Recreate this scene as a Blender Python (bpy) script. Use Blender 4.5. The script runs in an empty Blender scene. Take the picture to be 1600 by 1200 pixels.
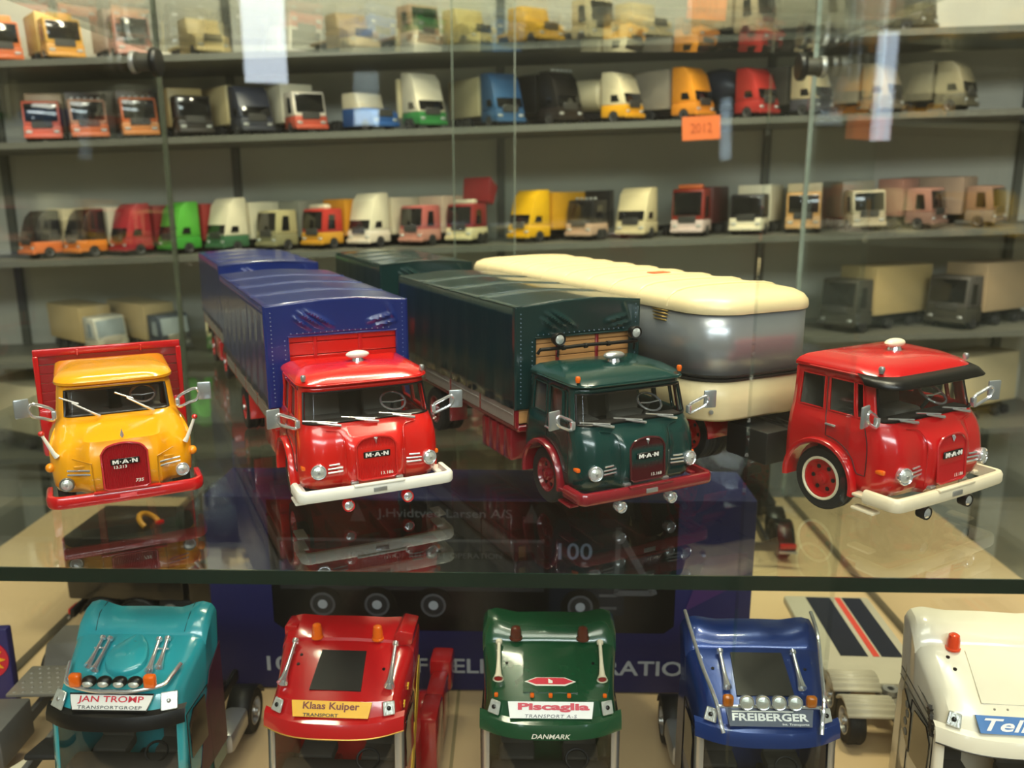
import bpy, bmesh, math, random
from mathutils import Vector, Matrix, Euler

# one unit = 5 cm (a truck model is one unit wide); heights are given from the lens, CZ lifts them above the room floor
CZ = 28.0
random.seed(4)
scn = bpy.context.scene
COL = scn.collection
R = math.radians

# ---------------------------------------------------------------- camera, world, lights
cam_d = bpy.data.cameras.new('camera')
cam = bpy.data.objects.new('camera', cam_d)
COL.objects.link(cam)
cam.location = (0, 0, CZ)
cam.rotation_euler = (R(90 - 13.1), 0, 0)
cam_d.sensor_width = 36.0
cam_d.lens = 36.0 * 1330 / 1600
cam_d.clip_start = 0.05
cam_d.clip_end = 200
cam_d.dof.use_dof = True
cam_d.dof.focus_distance = 5.6
cam_d.dof.aperture_fstop = 0.75
scn.camera = cam
vs = scn.view_settings
vs.view_transform = 'Standard'
vs.look = 'None'
vs.gamma = 1.0
vs.exposure = 0.0
vs.use_curve_mapping = False
scn.cycles.transparent_max_bounces = 32   # many glass sheets stand one behind another

world = bpy.data.worlds.new('room_light')
scn.world = world
world.use_nodes = True
wn = world.node_tree.nodes
wn['Background'].inputs[0].default_value = (0.80, 0.86, 1.0, 1)
wn['Background'].inputs[1].default_value = 0.16


def area_light(name, loc, target, sx, sy, power, col):
    d = bpy.data.lights.new(name, 'AREA')
    d.shape = 'RECTANGLE'
    d.size = sx
    d.size_y = sy
    d.energy = power
    d.color = col
    o = bpy.data.objects.new(name, d)
    COL.objects.link(o)
    o.location = loc
    o.rotation_euler = (Vector(target) - Vector(loc)).to_track_quat('-Z', 'Y').to_euler()
    return o


# ceiling lamps (warm) above the aisle, the cabinet and the rack; daylight from narrow shop windows, plus two added fill lights, behind the viewer
area_light('overhead_fill', (-1.0, -8.0, CZ + 18.5), (0, 8.0, CZ - 2.0), 16.0, 6.0, 3200, (1.0, 0.93, 0.83))  # added soft fill on the fronts and the rack, not a known ceiling panel
area_light('ceiling_lamp_aisle', (1.6, 1.2, CZ + 13), (0.3, 6.0, CZ - 2.5), 3.0, 1.2, 600, (1.0, 0.90, 0.74))
area_light('ceiling_lamp_cabinet', (4.4, 6.2, CZ + 12), (3.0, 5.4, CZ - 4), 2.6, 1.0, 1700, (1.0, 0.84, 0.62))
area_light('ceiling_lamp_rack', (-2.0, 8.8, CZ + 12), (-1.0, 14.6, CZ), 10.0, 1.0, 2700, (1.0, 0.87, 0.66))
area_light('front_fill', (1.0, -19.0, CZ + 11.6), (0, 9, CZ - 1.0), 26.0, 6.0, 8300, (0.93, 0.97, 1.0))  # unseen wide fill, added for glints on chrome and light deep in the rack
area_light('shop_window', (-7.1, -18.0, CZ + 4.1), (0, 6, CZ - 2), 1.2, 2.4, 130, (0.84, 0.92, 1.0))
area_light('shop_door_window', (10.1, -16.0, CZ + 2.6), (0, 6, CZ - 2), 0.5, 2.8, 40, (0.74, 0.87, 1.0))


# ---------------------------------------------------------------- materials
def lin(c):
    return c / 12.92 if c <= 0.04045 else ((c + 0.055) / 1.055) ** 2.4


def rgb(h):
    h = h.lstrip('#')
    return tuple(lin(int(h[i:i + 2], 16) / 255) for i in (0, 2, 4)) + (1.0,)


MATS = {}


def mat(name, col, rough=0.4, metal=0.0, coat=0.0, bump=0.0, bscale=60.0, var=0.06, vscale=9.0, emit=None, spec=0.5, stretch=None):
    if name in MATS:
        return MATS[name]
    m = bpy.data.materials.new(name)
    m.use_nodes = True
    nt = m.node_tree
    b = nt.nodes['Principled BSDF']
    c = rgb(col) if isinstance(col, str) else col
    b.inputs['Roughness'].default_value = rough
    b.inputs['Metallic'].default_value = metal
    b.inputs['Coat Weight'].default_value = coat
    b.inputs['Coat Roughness'].default_value = 0.10
    b.inputs['Specular IOR Level'].default_value = spec
    tc = nt.nodes.new('ShaderNodeTexCoord')
    mp = nt.nodes.new('ShaderNodeMapping')
    nt.links.new(tc.outputs['Object'], mp.inputs['Vector'])
    if stretch:
        mp.inputs['Scale'].default_value = stretch
    nz = nt.nodes.new('ShaderNodeTexNoise')
    nz.inputs['Scale'].default_value = vscale
    nz.inputs['Detail'].default_value = 3.0
    nt.links.new(mp.outputs['Vector'], nz.inputs['Vector'])
    mx = nt.nodes.new('ShaderNodeMix')
    mx.data_type = 'RGBA'
    mx.inputs['A'].default_value = tuple(max(0, x * (1 - var)) for x in c[:3]) + (1,)
    mx.inputs['B'].default_value = tuple(min(1, x * (1 + var)) for x in c[:3]) + (1,)
    nt.links.new(nz.outputs['Fac'], mx.inputs['Factor'])
    nt.links.new(mx.outputs['Result'], b.inputs['Base Color'])
    if bump:
        n2 = nt.nodes.new('ShaderNodeTexNoise')
        n2.inputs['Scale'].default_value = bscale
        n2.inputs['Detail'].default_value = 2.0
        nt.links.new(mp.outputs['Vector'], n2.inputs['Vector'])
        bp = nt.nodes.new('ShaderNodeBump')
        bp.inputs['Strength'].default_value = bump
        bp.inputs['Distance'].default_value = 0.02
        nt.links.new(n2.outputs['Fac'], bp.inputs['Height'])
        nt.links.new(bp.outputs['Normal'], b.inputs['Normal'])
    MATS[name] = m
    return m


def glass_mat(name, tint, ior=1.45, rough=0.0, dens=1.0):
    """thin sheet: fresnel mix of a clear (slightly tinted) and a mirror lobe"""
    if name in MATS:
        return MATS[name]
    m = bpy.data.materials.new(name)
    m.use_nodes = True
    nt = m.node_tree
    nt.nodes.remove(nt.nodes['Principled BSDF'])
    out = nt.nodes['Material Output']
    tr = nt.nodes.new('ShaderNodeBsdfTransparent')
    tr.inputs['Color'].default_value = tint
    gl = nt.nodes.new('ShaderNodeBsdfGlossy')
    gl.inputs['Roughness'].default_value = rough
    gl.inputs['Color'].default_value = (0.95, 0.97, 1, 1)
    fr = nt.nodes.new('ShaderNodeFresnel')
    fr.inputs['IOR'].default_value = ior
    mx = nt.nodes.new('ShaderNodeMixShader')
    # a ray leaving the sheet meets the same reflectance as one entering it
    ge = nt.nodes.new('ShaderNodeNewGeometry')
    im = nt.nodes.new('ShaderNodeMix')
    im.data_type = 'FLOAT'
    im.inputs['A'].default_value = ior
    im.inputs['B'].default_value = 1.0 / ior
    nt.links.new(ge.outputs['Backfacing'], im.inputs['Factor'])
    nt.links.new(im.outputs['Result'], fr.inputs['IOR'])
    nt.links.new(fr.outputs['Fac'], mx.inputs['Fac'])
    nt.links.new(tr.outputs['BSDF'], mx.inputs[1])
    nt.links.new(gl.outputs['BSDF'], mx.inputs[2])
    nt.links.new(mx.outputs['Shader'], out.inputs['Surface'])
    MATS[name] = m
    return m


def paint(h):
    return mat('paint_' + h.lstrip('#'), h, rough=0.24, coat=0.9, var=0.04)


def plastic(h, rough=0.42):
    return mat('plastic_' + h.lstrip('#'), h, rough=rough, var=0.07, bump=0.05, bscale=40)


CHROME = mat('chrome', '#e6e8ec', rough=0.16, metal=0.78, var=0.04, coat=.3)
SILVER = mat('dull_silver', '#b9b9b8', rough=0.33, metal=0.75, var=0.05)
RUBBER = mat('rubber', '#141415', rough=0.7, var=0.2, bump=0.15, bscale=80)
BLACK = mat('black_plastic', '#0c0c0d', rough=0.35, var=0.15)
CHASSIS = mat('chassis_black', '#111113', rough=0.5, var=0.2)
WHITE = plastic('#ece8dc')
AMBER = mat('amber_lens', '#f06a10', rough=0.12, coat=0.8, var=0.12, vscale=30)
DARKAMBER = mat('smoked_amber_lens', '#5a2a1c', rough=0.12, coat=0.8, var=0.15, vscale=30)
REDLENS = mat('red_lens', '#c01818', rough=0.15, coat=0.8)
LENS = mat('lamp_lens', '#cfd2cc', rough=0.28, metal=0.45, coat=0.6, var=0.2, vscale=40, bump=0.25, bscale=55)
SEAT = plastic('#7e7b72', 0.7)
DASH = plastic('#3a3632', 0.7)
SCREEN = glass_mat('cab_glass', (0.86, 0.86, 0.84, 1), 1.45)
SMOKED = mat('smoked_glass', '#0b0b0d', rough=0.06, coat=0.6, var=0.1)
SHEET = glass_mat('sheet_glass', (0.955, 0.975, 0.965, 1), 1.36)
SHELFGLASS = glass_mat('shelf_glass', (0.94, 0.965, 0.945, 1), 1.48)
EDGE = mat('glass_edge_green', '#12251d', rough=0.15, coat=0.8, var=0.25, vscale=3)
PALEEDGE = mat('glass_edge_pale', '#a9b3ac', rough=0.2, coat=0.6, var=0.2, vscale=3)


# ---------------------------------------------------------------- mesh helpers
class MB:
    def __init__(s):
        s.v = []
        s.f = []

    def add(s, vs_, fs):
        o = len(s.v)
        s.v += [tuple(p) for p in vs_]
        s.f += [tuple(i + o for i in f) for f in fs]
        return s

    def box(s, c, d, rot=None):
        x, y, z = (q / 2 for q in d)
        P = [Vector((i, j, k)) for i in (-x, x) for j in (-y, y) for k in (-z, z)]
        if rot is not None:
            M_ = Euler(rot).to_matrix()
            P = [M_ @ p for p in P]
        c = Vector(c)
        return s.add([p + c for p in P], [(0, 1, 3, 2), (4, 6, 7, 5), (0, 4, 5, 1), (2, 3, 7, 6), (0, 2, 6, 4), (1, 5, 7, 3)])

    def rbox(s, c, d, b=0.02, seg=2, rot=None):
        bm = bmesh.new()
        bmesh.ops.create_cube(bm, size=1.0)
        for v in bm.verts:
            v.co = Vector((v.co.x * d[0], v.co.y * d[1], v.co.z * d[2]))
        bmesh.ops.bevel(bm, geom=list(bm.edges), offset=min(b, 0.48 * min(d)), segments=seg, profile=0.5, affect='EDGES')
        M_ = Euler(rot).to_matrix() if rot is not None else Matrix.Identity(3)
        bm.verts.index_update()
        vs_ = [M_ @ v.co + Vector(c) for v in bm.verts]
        fs = [tuple(v.index for v in f.verts) for f in bm.faces]
        bm.free()
        return s.add(vs_, fs)

    def prism(s, poly, a0, a1, axis='x', bevel=0.0, seg=2):
        """poly: 2D points in the other two axes (x: (y,z), y: (x,z), z: (x,y))"""
        def q(p, a):
            return {'x': (a, p[0], p[1]), 'y': (p[0], a, p[1]), 'z': (p[0], p[1], a)}[axis]
        n = len(poly)
        vs_ = [q(p, a0) for p in poly] + [q(p, a1) for p in poly]
        fs = [tuple(range(n))[::-1], tuple(range(n, 2 * n))] + [(i, (i + 1) % n, n + (i + 1) % n, n + i) for i in range(n)]
        if bevel:
            bm = bmesh.new()
            bv = [bm.verts.new(p) for p in vs_]
            for f in fs:
                bm.faces.new([bv[i] for i in f])
            bmesh.ops.recalc_face_normals(bm, faces=bm.faces)
            bmesh.ops.bevel(bm, geom=list(bm.edges), offset=bevel, segments=seg, profile=0.5, affect='EDGES')
            bm.verts.index_update()
            vs_ = [v.co.copy() for v in bm.verts]
            fs = [tuple(v.index for v in f.verts) for f in bm.faces]
            bm.free()
        return s.add(vs_, fs)

    def lathe(s, prof, o=(0, 0, 0), axis=(0, 0, 1), n=20, closed=False):
        """prof: (r, h) along the axis"""
        ax = Vector(axis).normalized()
        t = Vector((1, 0, 0)) if abs(ax.x) < 0.8 else Vector((0, 1, 0))
        u = ax.cross(t).normalized()
        w = ax.cross(u)
        o = Vector(o)
        vs_, fs = [], []
        for r, h in prof:
            for i in range(n):
                a = 2 * math.pi * i / n
                vs_.append(o + ax * h + (u * math.cos(a) + w * math.sin(a)) * r)
        m = len(prof)
        for k in range(m - 1 + (1 if closed else 0)):
            k2 = (k + 1) % m
            for i in range(n):
                j = (i + 1) % n
                fs.append((k * n + i, k * n + j, k2 * n + j, k2 * n + i))
        if not closed:
            if prof[0][0] > 1e-5:
                fs.append(tuple(range(n))[::-1])
            if prof[-1][0] > 1e-5:
                fs.append(tuple(range((m - 1) * n, m * n)))
        return s.add(vs_, fs)

    def tube(s, pts, r, n=8, closed=False, smooth=0):
        P = [Vector(p) for p in pts]
        if smooth and len(P) > 2:
            Q = []
            m = len(P)
            rng = range(m) if closed else range(m - 1)
            for i in rng:
                p0, p1, p2, p3 = (P[(i - 1) % m], P[i], P[(i + 1) % m], P[(i + 2) % m]) if closed else (P[max(i - 1, 0)], P[i], P[i + 1], P[min(i + 2, m - 1)])
                for k in range(smooth):
                    t = k / smooth
                    Q.append(0.5 * ((2 * p1) + (p2 - p0) * t + (2 * p0 - 5 * p1 + 4 * p2 - p3) * t * t + (3 * p1 - p0 - 3 * p2 + p3) * t ** 3))
            if not closed:
                Q.append(P[-1])
            P = Q
        m = len(P)
        rs = r if isinstance(r, (list, tuple)) else [r] * m
        vs_, fs = [], []
        up = None
        for i in range(m):
            d = (P[(i + 1) % m] - P[i - 1]) if closed else (P[min(i + 1, m - 1)] - P[max(i - 1, 0)])
            d = d.normalized() if d.length > 1e-9 else Vector((0, 0, 1))
            if up is None:
                up = d.orthogonal().normalized()
            up = (up - d * up.dot(d))
            up = up.normalized() if up.length > 1e-6 else d.orthogonal().normalized()
            w = d.cross(up)
            for k in range(n):
                a = 2 * math.pi * k / n
                vs_.append(P[i] + (up * math.cos(a) + w * math.sin(a)) * rs[min(i, len(rs) - 1)])
        for i in range(m if closed else m - 1):
            i2 = (i + 1) % m
            for k in range(n):
                k2 = (k + 1) % n
                fs.append((i * n + k, i * n + k2, i2 * n + k2, i2 * n + k))
        if not closed:
            fs += [tuple(range(n))[::-1], tuple(range((m - 1) * n, m * n))]
        return s.add(vs_, fs)

    def ell(s, c, r, n=16, m=10):
        prof = [(max(1e-6, math.sin(math.pi * k / m)), -math.cos(math.pi * k / m)) for k in range(m + 1)]
        t = MB().lathe(prof, n=n)
        return s.add([(c[0] + p[0] * r[0], c[1] + p[1] * r[1], c[2] + p[2] * r[2]) for p in t.v], t.f)

    def grid(s, G, wrap=False, skip=()):
        """G[k][j] points; skip: set of (k, j) cells left open"""
        K, J = len(G), len(G[0])
        vs_ = [p for row in G for p in row]
        fs = []
        for k in range(K - 1):
            for j in range(J if wrap else J - 1):
                if (k, j) in skip:
                    continue
                j2 = (j + 1) % J
                fs.append((k * J + j, k * J + j2, (k + 1) * J + j2, (k + 1) * J + j))
        return s.add(vs_, fs)


def build(name, mb, m, parent=None, loc=(0, 0, 0), rot=(0, 0, 0), sharp=38, solid=0.0, normals=True):
    me = bpy.data.meshes.new(name)
    bm = bmesh.new()
    bv = [bm.verts.new(p) for p in mb.v]
    for f in mb.f:
        try:
            bm.faces.new([bv[i] for i in f])
        except ValueError:
            pass
    bmesh.ops.remove_doubles(bm, verts=bm.verts, dist=1e-5)
    loose = [v for v in bm.verts if not v.link_faces]
    bmesh.ops.delete(bm, geom=loose, context='VERTS')
    if normals:
        bmesh.ops.recalc_face_normals(bm, faces=bm.faces)
    bm.to_mesh(me)
    bm.free()
    for p in me.polygons:
        p.use_smooth = True
    me.set_sharp_from_angle(angle=R(sharp))
    me.materials.append(m)
    o = bpy.data.objects.new(name, me)
    COL.objects.link(o)
    o.location = loc
    o.rotation_euler = rot
    if parent is not None:
        o.parent = parent
    if solid:
        md = o.modifiers.new('thickness', 'SOLIDIFY')
        md.thickness = abs(solid)
        md.offset = -1 if solid > 0 else 1
    return o


def thing(name, label, cat, loc=(0, 0, 0), yaw=0.0, group=None, scale=1.0, rot=None):
    o = bpy.data.objects.new(name, None)
    o.empty_display_size = 0.1
    COL.objects.link(o)
    o.location = (loc[0], loc[1], loc[2] + CZ)
    o.rotation_euler = rot if rot is not None else (0, 0, R(yaw))
    o.scale = (scale,) * 3
    o['label'] = label
    o['category'] = cat
    if group:
        o['group'] = group
    return o


def tagged(o, label, cat, group=None):
    o['label'] = label
    o['category'] = cat
    if group:
        o['group'] = group
    return o


def struct(name, mb, m, loc=(0, 0, 0), label=None, cat=None, **k):
    o = build(name, mb, m, None, (loc[0], loc[1], loc[2] + CZ), **k)
    o['kind'] = 'structure'
    if label:
        o['label'] = label
        o['category'] = cat
    return o


def text_mb(txt, w, h, bold=0.0, shear=0.0, depth=0.004, space=1.0):
    """lettering in the x-z plane facing -y, fitted to w x h and centred"""
    cu = bpy.data.curves.new('lettering', 'FONT')
    cu.body = txt
    cu.size = 1.0
    cu.shear = shear
    cu.offset = bold
    cu.space_character = space
    cu.resolution_u = 3
    ob = bpy.data.objects.new('lettering_source', cu)
    COL.objects.link(ob)
    bpy.context.view_layer.update()
    me = bpy.data.meshes.new_from_object(ob)
    xs = [v.co.x for v in me.vertices]
    ys = [v.co.y for v in me.vertices]
    x0, x1, y0, y1 = min(xs), max(xs), min(ys), max(ys)
    mb = MB()
    mb.add([((v.co.x - (x0 + x1) / 2) / (x1 - x0) * w, -depth, (v.co.y - (y0 + y1) / 2) / (y1 - y0) * h) for v in me.vertices], [tuple(p.vertices) for p in me.polygons])
    bpy.data.objects.remove(ob)
    bpy.data.meshes.remove(me)
    bpy.data.curves.remove(cu)
    return mb


def lettering(txt, w, h, m, parent, loc=(0, 0, 0), rot=(0, 0, 0), name='lettering', **k):
    return build(name, text_mb(txt, w, h, **k), m, parent, loc, rot, normals=False)


def sstep(a, b, x):
    t = min(1, max(0, (x - a) / (b - a)))
    return t * t * (3 - 2 * t)


def wheel(parent, x, y, r=0.195, wd=0.10, rim=None, hub=None, side=1, trim=None, name='wheel'):
    """tyre (part) with rim (sub-part); side = outward x direction"""
    t = MB().lathe([(r * 0.60, -wd / 2), (r * 0.93, -wd / 2), (r, -wd * 0.36), (r, -wd * 0.12), (r * 0.985, -wd * 0.1), (r * 0.985, wd * 0.1), (r, wd * 0.12), (r, wd * 0.36), (r * 0.93, wd / 2), (r * 0.60, wd / 2)], axis=(1, 0, 0), n=28, closed=True)
    o = build(name, t, RUBBER, parent, (x, y, r))
    rm = rim or SILVER
    s = side
    c = MB().lathe([(r * 0.62, s * wd * 0.1), (r * 0.62, s * wd * 0.50), (r * 0.56, s * wd * 0.50), (r * 0.5, s * wd * 0.22), (r * 0.24, s * wd * 0.26), (r * 0.2, s * wd * 0.5), (1e-6, s * wd * 0.52)], axis=(1, 0, 0), n=24)
    ri = build('rim', c, rm, o)
    for k in range(6):
        a = k * math.pi / 3
        h = MB().lathe([(r * 0.07, 0), (r * 0.07, s * 0.004)], (s * wd * 0.25, math.cos(a) * r * 0.37, math.sin(a) * r * 0.37), (1, 0, 0), n=8)
        build('rim_hole', h, BLACK, o)
    hb = MB().lathe([(r * 0.13, s * wd * 0.5), (r * 0.12, s * wd * 0.62), (1e-6, s * wd * 0.64)], axis=(1, 0, 0), n=14)
    build('hub_cap', hb, hub or rm, o)
    if trim is not None:
        build('rim_ring', MB().tube([(s * wd * 0.5, math.cos(a) * r * 0.64, math.sin(a) * r * 0.64) for a in [k * math.pi / 14 for k in range(28)]], r * 0.045, 6, True), trim, o)
    return o


# ---------------------------------------------------------------- the place
ZS, ZL = -2.112, -4.81            # glass shelf and counter, heights from the lens
XL, XR, YF, YB = -5.02, 4.3, 4.0, 12.8

WALLM = mat('wall_greige', '#8d8a78', rough=.85, var=.08, vscale=.5, bump=.05, bscale=30)
struct('wall_back', MB().box((0, 17.3, -4), (44, .4, 48)), WALLM)
struct('wall_left', MB().box((-22, -1, -4), (.4, 37, 48)), WALLM)
struct('wall_right', MB().box((22, -1, -4), (.4, 37, 48)), WALLM)
struct('wall_front', MB().box((0, -19.5, -4), (44, .4, 48)), mat('wall_shopfront', '#b9b3a4', rough=.8, var=.1, vscale=.3))
struct('floor', MB().box((0, -1, -28.2), (44, 37, .4)), mat('floor_vinyl', '#6a5f50', rough=.6, var=.15, vscale=.4))
struct('ceiling', MB().box((0, -1, 20.2), (44, 37, .4)), mat('ceiling_white', '#d8d4c8', rough=.9))

# counter that carries the glass cabinet
LAM = mat('beige_laminate', '#d6b78c', rough=.38, var=.05, vscale=1.2, coat=.15)
ct = thing('display_counter', 'beige laminate counter under the glass cabinet, showing around the lower row of trucks', 'counter', (0, 0, -28))
build('counter_top', MB().rbox((-.3, 8.2, 23.18 - .15), (13.5, 9.2, .3), .03, 1), LAM, ct)
build('counter_body', MB().box((-.3, 8.3, 11.4), (13.0, 8.6, 22.8)), plastic('#8f7d60', .6), ct)
for x in (XL - .06, XR + .06):
    build('pane_channel', MB().rbox((x, 8.4, 23.18 + .012), (.10, 8.7, .024), .004, 1), mat('channel_dark', '#2c2a24', rough=.5), ct)
for x in (-.52, 1.72):
    build('board_joint', MB().box((x, 8.2, 23.183), (.03, 9.0, .008)), mat('joint_brown', '#9c8963', rough=.6), ct)

# glass cabinet: panes
cb = thing('glass_cabinet', 'clear glass display cabinet of upright panes around the model trucks', 'cabinet', (0, 0, ZL + .04))
H = 9.0
for s, x in ((-1, XL), (1, XR)):
    p = build('side_pane', MB().box((x, (YF + YB) / 2, H / 2), (.06, YB - YF - .1, H)), SHEET, cb)
    build('pane_edge', MB().box((x, YB - .03, H / 2), (.062, .012, H)), PALEEDGE if s > 0 else mat('glass_edge_olive', '#5c6050', rough=.25), p)
for x0, x1, y in ((XL, .04, YB), (-.86, XR, YB + .16)):
    p = build('rear_pane', MB().box(((x0 + x1) / 2, y, H / 2), (x1 - x0, .08, H)), SHEET, cb)
    e = x1 if x0 == XL else x0
    build('pane_edge', MB().box((e, y, H / 2), (.014, .082, H)), mat('glass_edge_mid', '#7c8578', rough=.25), p)
for x0, x1, y in ((XL, 1.64, YF), (1.2, XR, YF + .16)):
    p = build('front_pane', MB().box(((x0 + x1) / 2, y, H / 2), (x1 - x0, .06, H)), SHEET, cb)
build('corner_profile', MB().box((XR + .02, YB + .10, H / 2), (.03, .03, H)), mat('profile_dark', '#54564e', rough=.4), cb)
build('corner_profile', MB().box((XL - .02, YB + .10, H / 2), (.03, .03, H)), mat('profile_dark', '#54564e', rough=.4), cb)


def glass_shelf(z, y0, y1, label, yaw=0.0):
    t = thing('glass_shelf', label, 'shelf', (0, 0, z))
    x0, x1 = XL + .06, XR - .06
    k = math.tan(R(yaw))
    ya, yb = y0 + k * x0, y0 + k * x1
    th = .085
    build('sheet', MB().prism([(x0, ya + .004), (x1, yb + .004), (x1, y1), (x0, y1)], -th, 0, 'z'), SHELFGLASS, t)
    build('front_edge', MB().prism([(x0, ya - .008), (x1, yb - .008), (x1, yb + .004), (x0, ya + .004)], -th, 0, 'z'), EDGE, t)
    return t


glass_shelf(ZS - .008, 4.42, 12.6, 'green-edged glass shelf that carries the four vintage trucks and their trailers', -1.6)
glass_shelf(1.86, 4.42, 12.3, 'empty upper glass shelf held by round black studs near the top edge')
for x, y, s, z, lb in ((XL, 11.75, 1, 1.86, 'black round shelf stud on the left glass pane, near the top edge'), (XR, 12.2, -1, 1.86, 'black round shelf stud on the right glass pane, near the top edge')):
    st = thing('shelf_stud', lb, 'stud', (x, y, z - .29), group='shelf studs of the upper glass shelf')
    build('sleeve', MB().lathe([(.13, .065), (.13, .16), (.115, .17), (.115, .34)], (0, 0, 0), (s, 0, 0), 20), plastic('#3c3a33', .4), st)
    build('collar', MB().lathe([(.135, .065), (.14, .09), (.135, .13)], (0, 0, 0), (s, 0, 0), 20), SILVER, st)
    build('cap', MB().lathe([(.17, .34), (.185, .36), (.185, .41), (.17, .43), (1e-6, .435)], (0, 0, 0), (s, 0, 0), 24), BLACK, st)


# ---------------------------------------------------------------- vintage cabs
SIDE_T = [0, .05, .09, .15, .21, .27, .33, .39, .43, .47, .50, .56, .62, .68, .74, .80, .835, .865, .90, .955, 1.0]
FRONT_S = [-1, -.9, -.78, -.66, -.6, -.54, -.48, -.42, -.3, -.15, 0, .15, .3, .42, .48, .54, .6, .66, .78, .9, 1]
NA = 8


def plan(w, f, r, b, bow):
    pts = []
    for t in SIDE_T[:-1]:
        pts.append((-w, b - (b - (f + r)) * t))
    for k in range(NA + 1):
        a = math.pi / 2 * k / NA
        pts.append((-w + r - r * math.cos(a), f + r - r * math.sin(a)))
    for s_ in FRONT_S[1:-1]:
        pts.append((s_ * (w - r), f))
    left = [(x, y + bow * (x / w) ** 2 if y < f + r + 1e-6 and abs(x) < w - 1e-6 else y) for x, y in pts]
    for k in range(NA + 1):
        a = math.pi / 2 * (1 - k / NA)
        x, y = w - r + r * math.cos(a), f + r - r * math.sin(a)
        left.append((x, y + bow * (x / w) ** 2 if x < w - 1e-6 else y))
    for t in SIDE_T[:-1][::-1]:
        left.append((w, b - (b - (f + r)) * t))
    return left


NS = len(SIDE_T) - 1
NF = len(FRONT_S) - 2
NTOT = 2 * NS + 2 * (NA + 1) + NF


def si(t):
    return min(range(len(SIDE_T)), key=lambda i: abs(SIDE_T[i] - t))


def shell(levels, bow=0.012, arch=None, disp=None, sill=None, zmin=0.2):
    G = []
    for lv in levels:
        z, w, f, r, b = lv
        row = []
        for x, y in plan(w, f, r, b, bow):
            zz = z
            if arch and abs(x) > w - 1e-4 and z < sill:
                yc, zc, ra = arch
                d2 = ra * ra - (y - yc) ** 2
                zb = zc + math.sqrt(d2) if d2 > 0 else zmin
                zb = max(zb, zmin)
                zz = zb + (z - zmin) * (sill - zb) / (sill - zmin)
            p = Vector((x, y, zz))
            if disp and y < f + r + 0.001:
                p = disp(p, f)
            row.append(p)
        G.append(row)
    return G


def cells(G, k0, k1, j0, j1):
    return {(k, j) for k in range(k0, k1) for j in range(j0, j1)}


def patch(G, k0, k1, j0, j1, off):
    """sub-grid moved inward by off towards the cab's middle"""
    out = []
    for k in range(k0, k1 + 1):
        row = []
        for j in range(j0, j1 + 1):
            p = G[k][j]
            d = Vector((-p.x * 1.2, 0.42 - p.y, 0))
            row.append(p + d.normalized() * off)
        out.append(row)
    return out


def border(G, k0, k1, j0, j1):
    return [G[k0][j] for j in range(j0, j1 + 1)] + [G[k][j1] for k in range(k0 + 1, k1 + 1)] + [G[k1][j] for j in range(j1 - 1, j0 - 1, -1)] + [G[k][j0] for k in range(k1 - 1, k0, -1)]


def mirror_pair(t, pts_left, plate_c, plate_d, plate_rot, n='wing_mirror'):
    for s in (-1, 1):
        a = build(n, MB().tube([(s * p[0], p[1], p[2]) for p in pts_left], 0.0105, 8, True, smooth=5), CHROME, t)
        c = (s * plate_c[0], plate_c[1], plate_c[2])
        pr = (plate_rot[0], s * plate_rot[1], s * plate_rot[2])
        pl = build('mirror_plate', MB().rbox((0, 0, 0), plate_d, 0.014, 2), mat('mirror_shell', '#b3b9bd', rough=0.28, metal=0.7, var=0.1), a, c, pr)
        build('mirror_clip', MB().rbox((s * pts_left[0][0] * 0.985, pts_left[0][1], (pts_left[0][2] + pts_left[-1][2]) / 2), (0.03, 0.03, 0.055), 0.006), CHROME, a)


def bumper_path(w, yb, yf, rc, bow, n=7):
    pts = [(-w, yb), (-w, yf + rc + 0.02)]
    for k in range(n + 1):
        a = math.pi / 2 * k / n
        pts.append((-w + rc - rc * math.cos(a), yf + rc - rc * math.sin(a)))
    for k in range(1, 6):
        pts.append((-(w - rc) * (1 - k / 5), yf))
    pts += [(-x, y) for x, y in pts[:-1][::-1]]
    return [(x, y - bow * (1 - (x / w) ** 2)) for x, y in pts]


def bumper_mb(path, z0, z1, th=0.03):
    h = z1 - z0
    sec = [(0.0, 0.06), (0.006, 0.0), (0.02, 0.02), (0.028, 0.2), (0.028, 0.75), (0.018, 0.95), (0.004, 1.0), (-th * 0.4, 0.96), (-th * 0.4, 0.06)]
    G = []
    m = len(path)
    for i, (x, y) in enumerate(path):
        a, b = path[max(0, i - 1)], path[min(m - 1, i + 1)]
        d = Vector((b[0] - a[0], b[1] - a[1])).normalized()
        nrm = Vector((d.y, -d.x))
        G.append([(x + nrm.x * o, y + nrm.y * o, z0 + h * q) for o, q in sec])
    mb = MB().grid(G, wrap=True)
    n = len(sec)
    mb.f.append(tuple(range(n)))
    mb.f.append(tuple(range((m - 1) * n, m * n)))
    return mb


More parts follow.
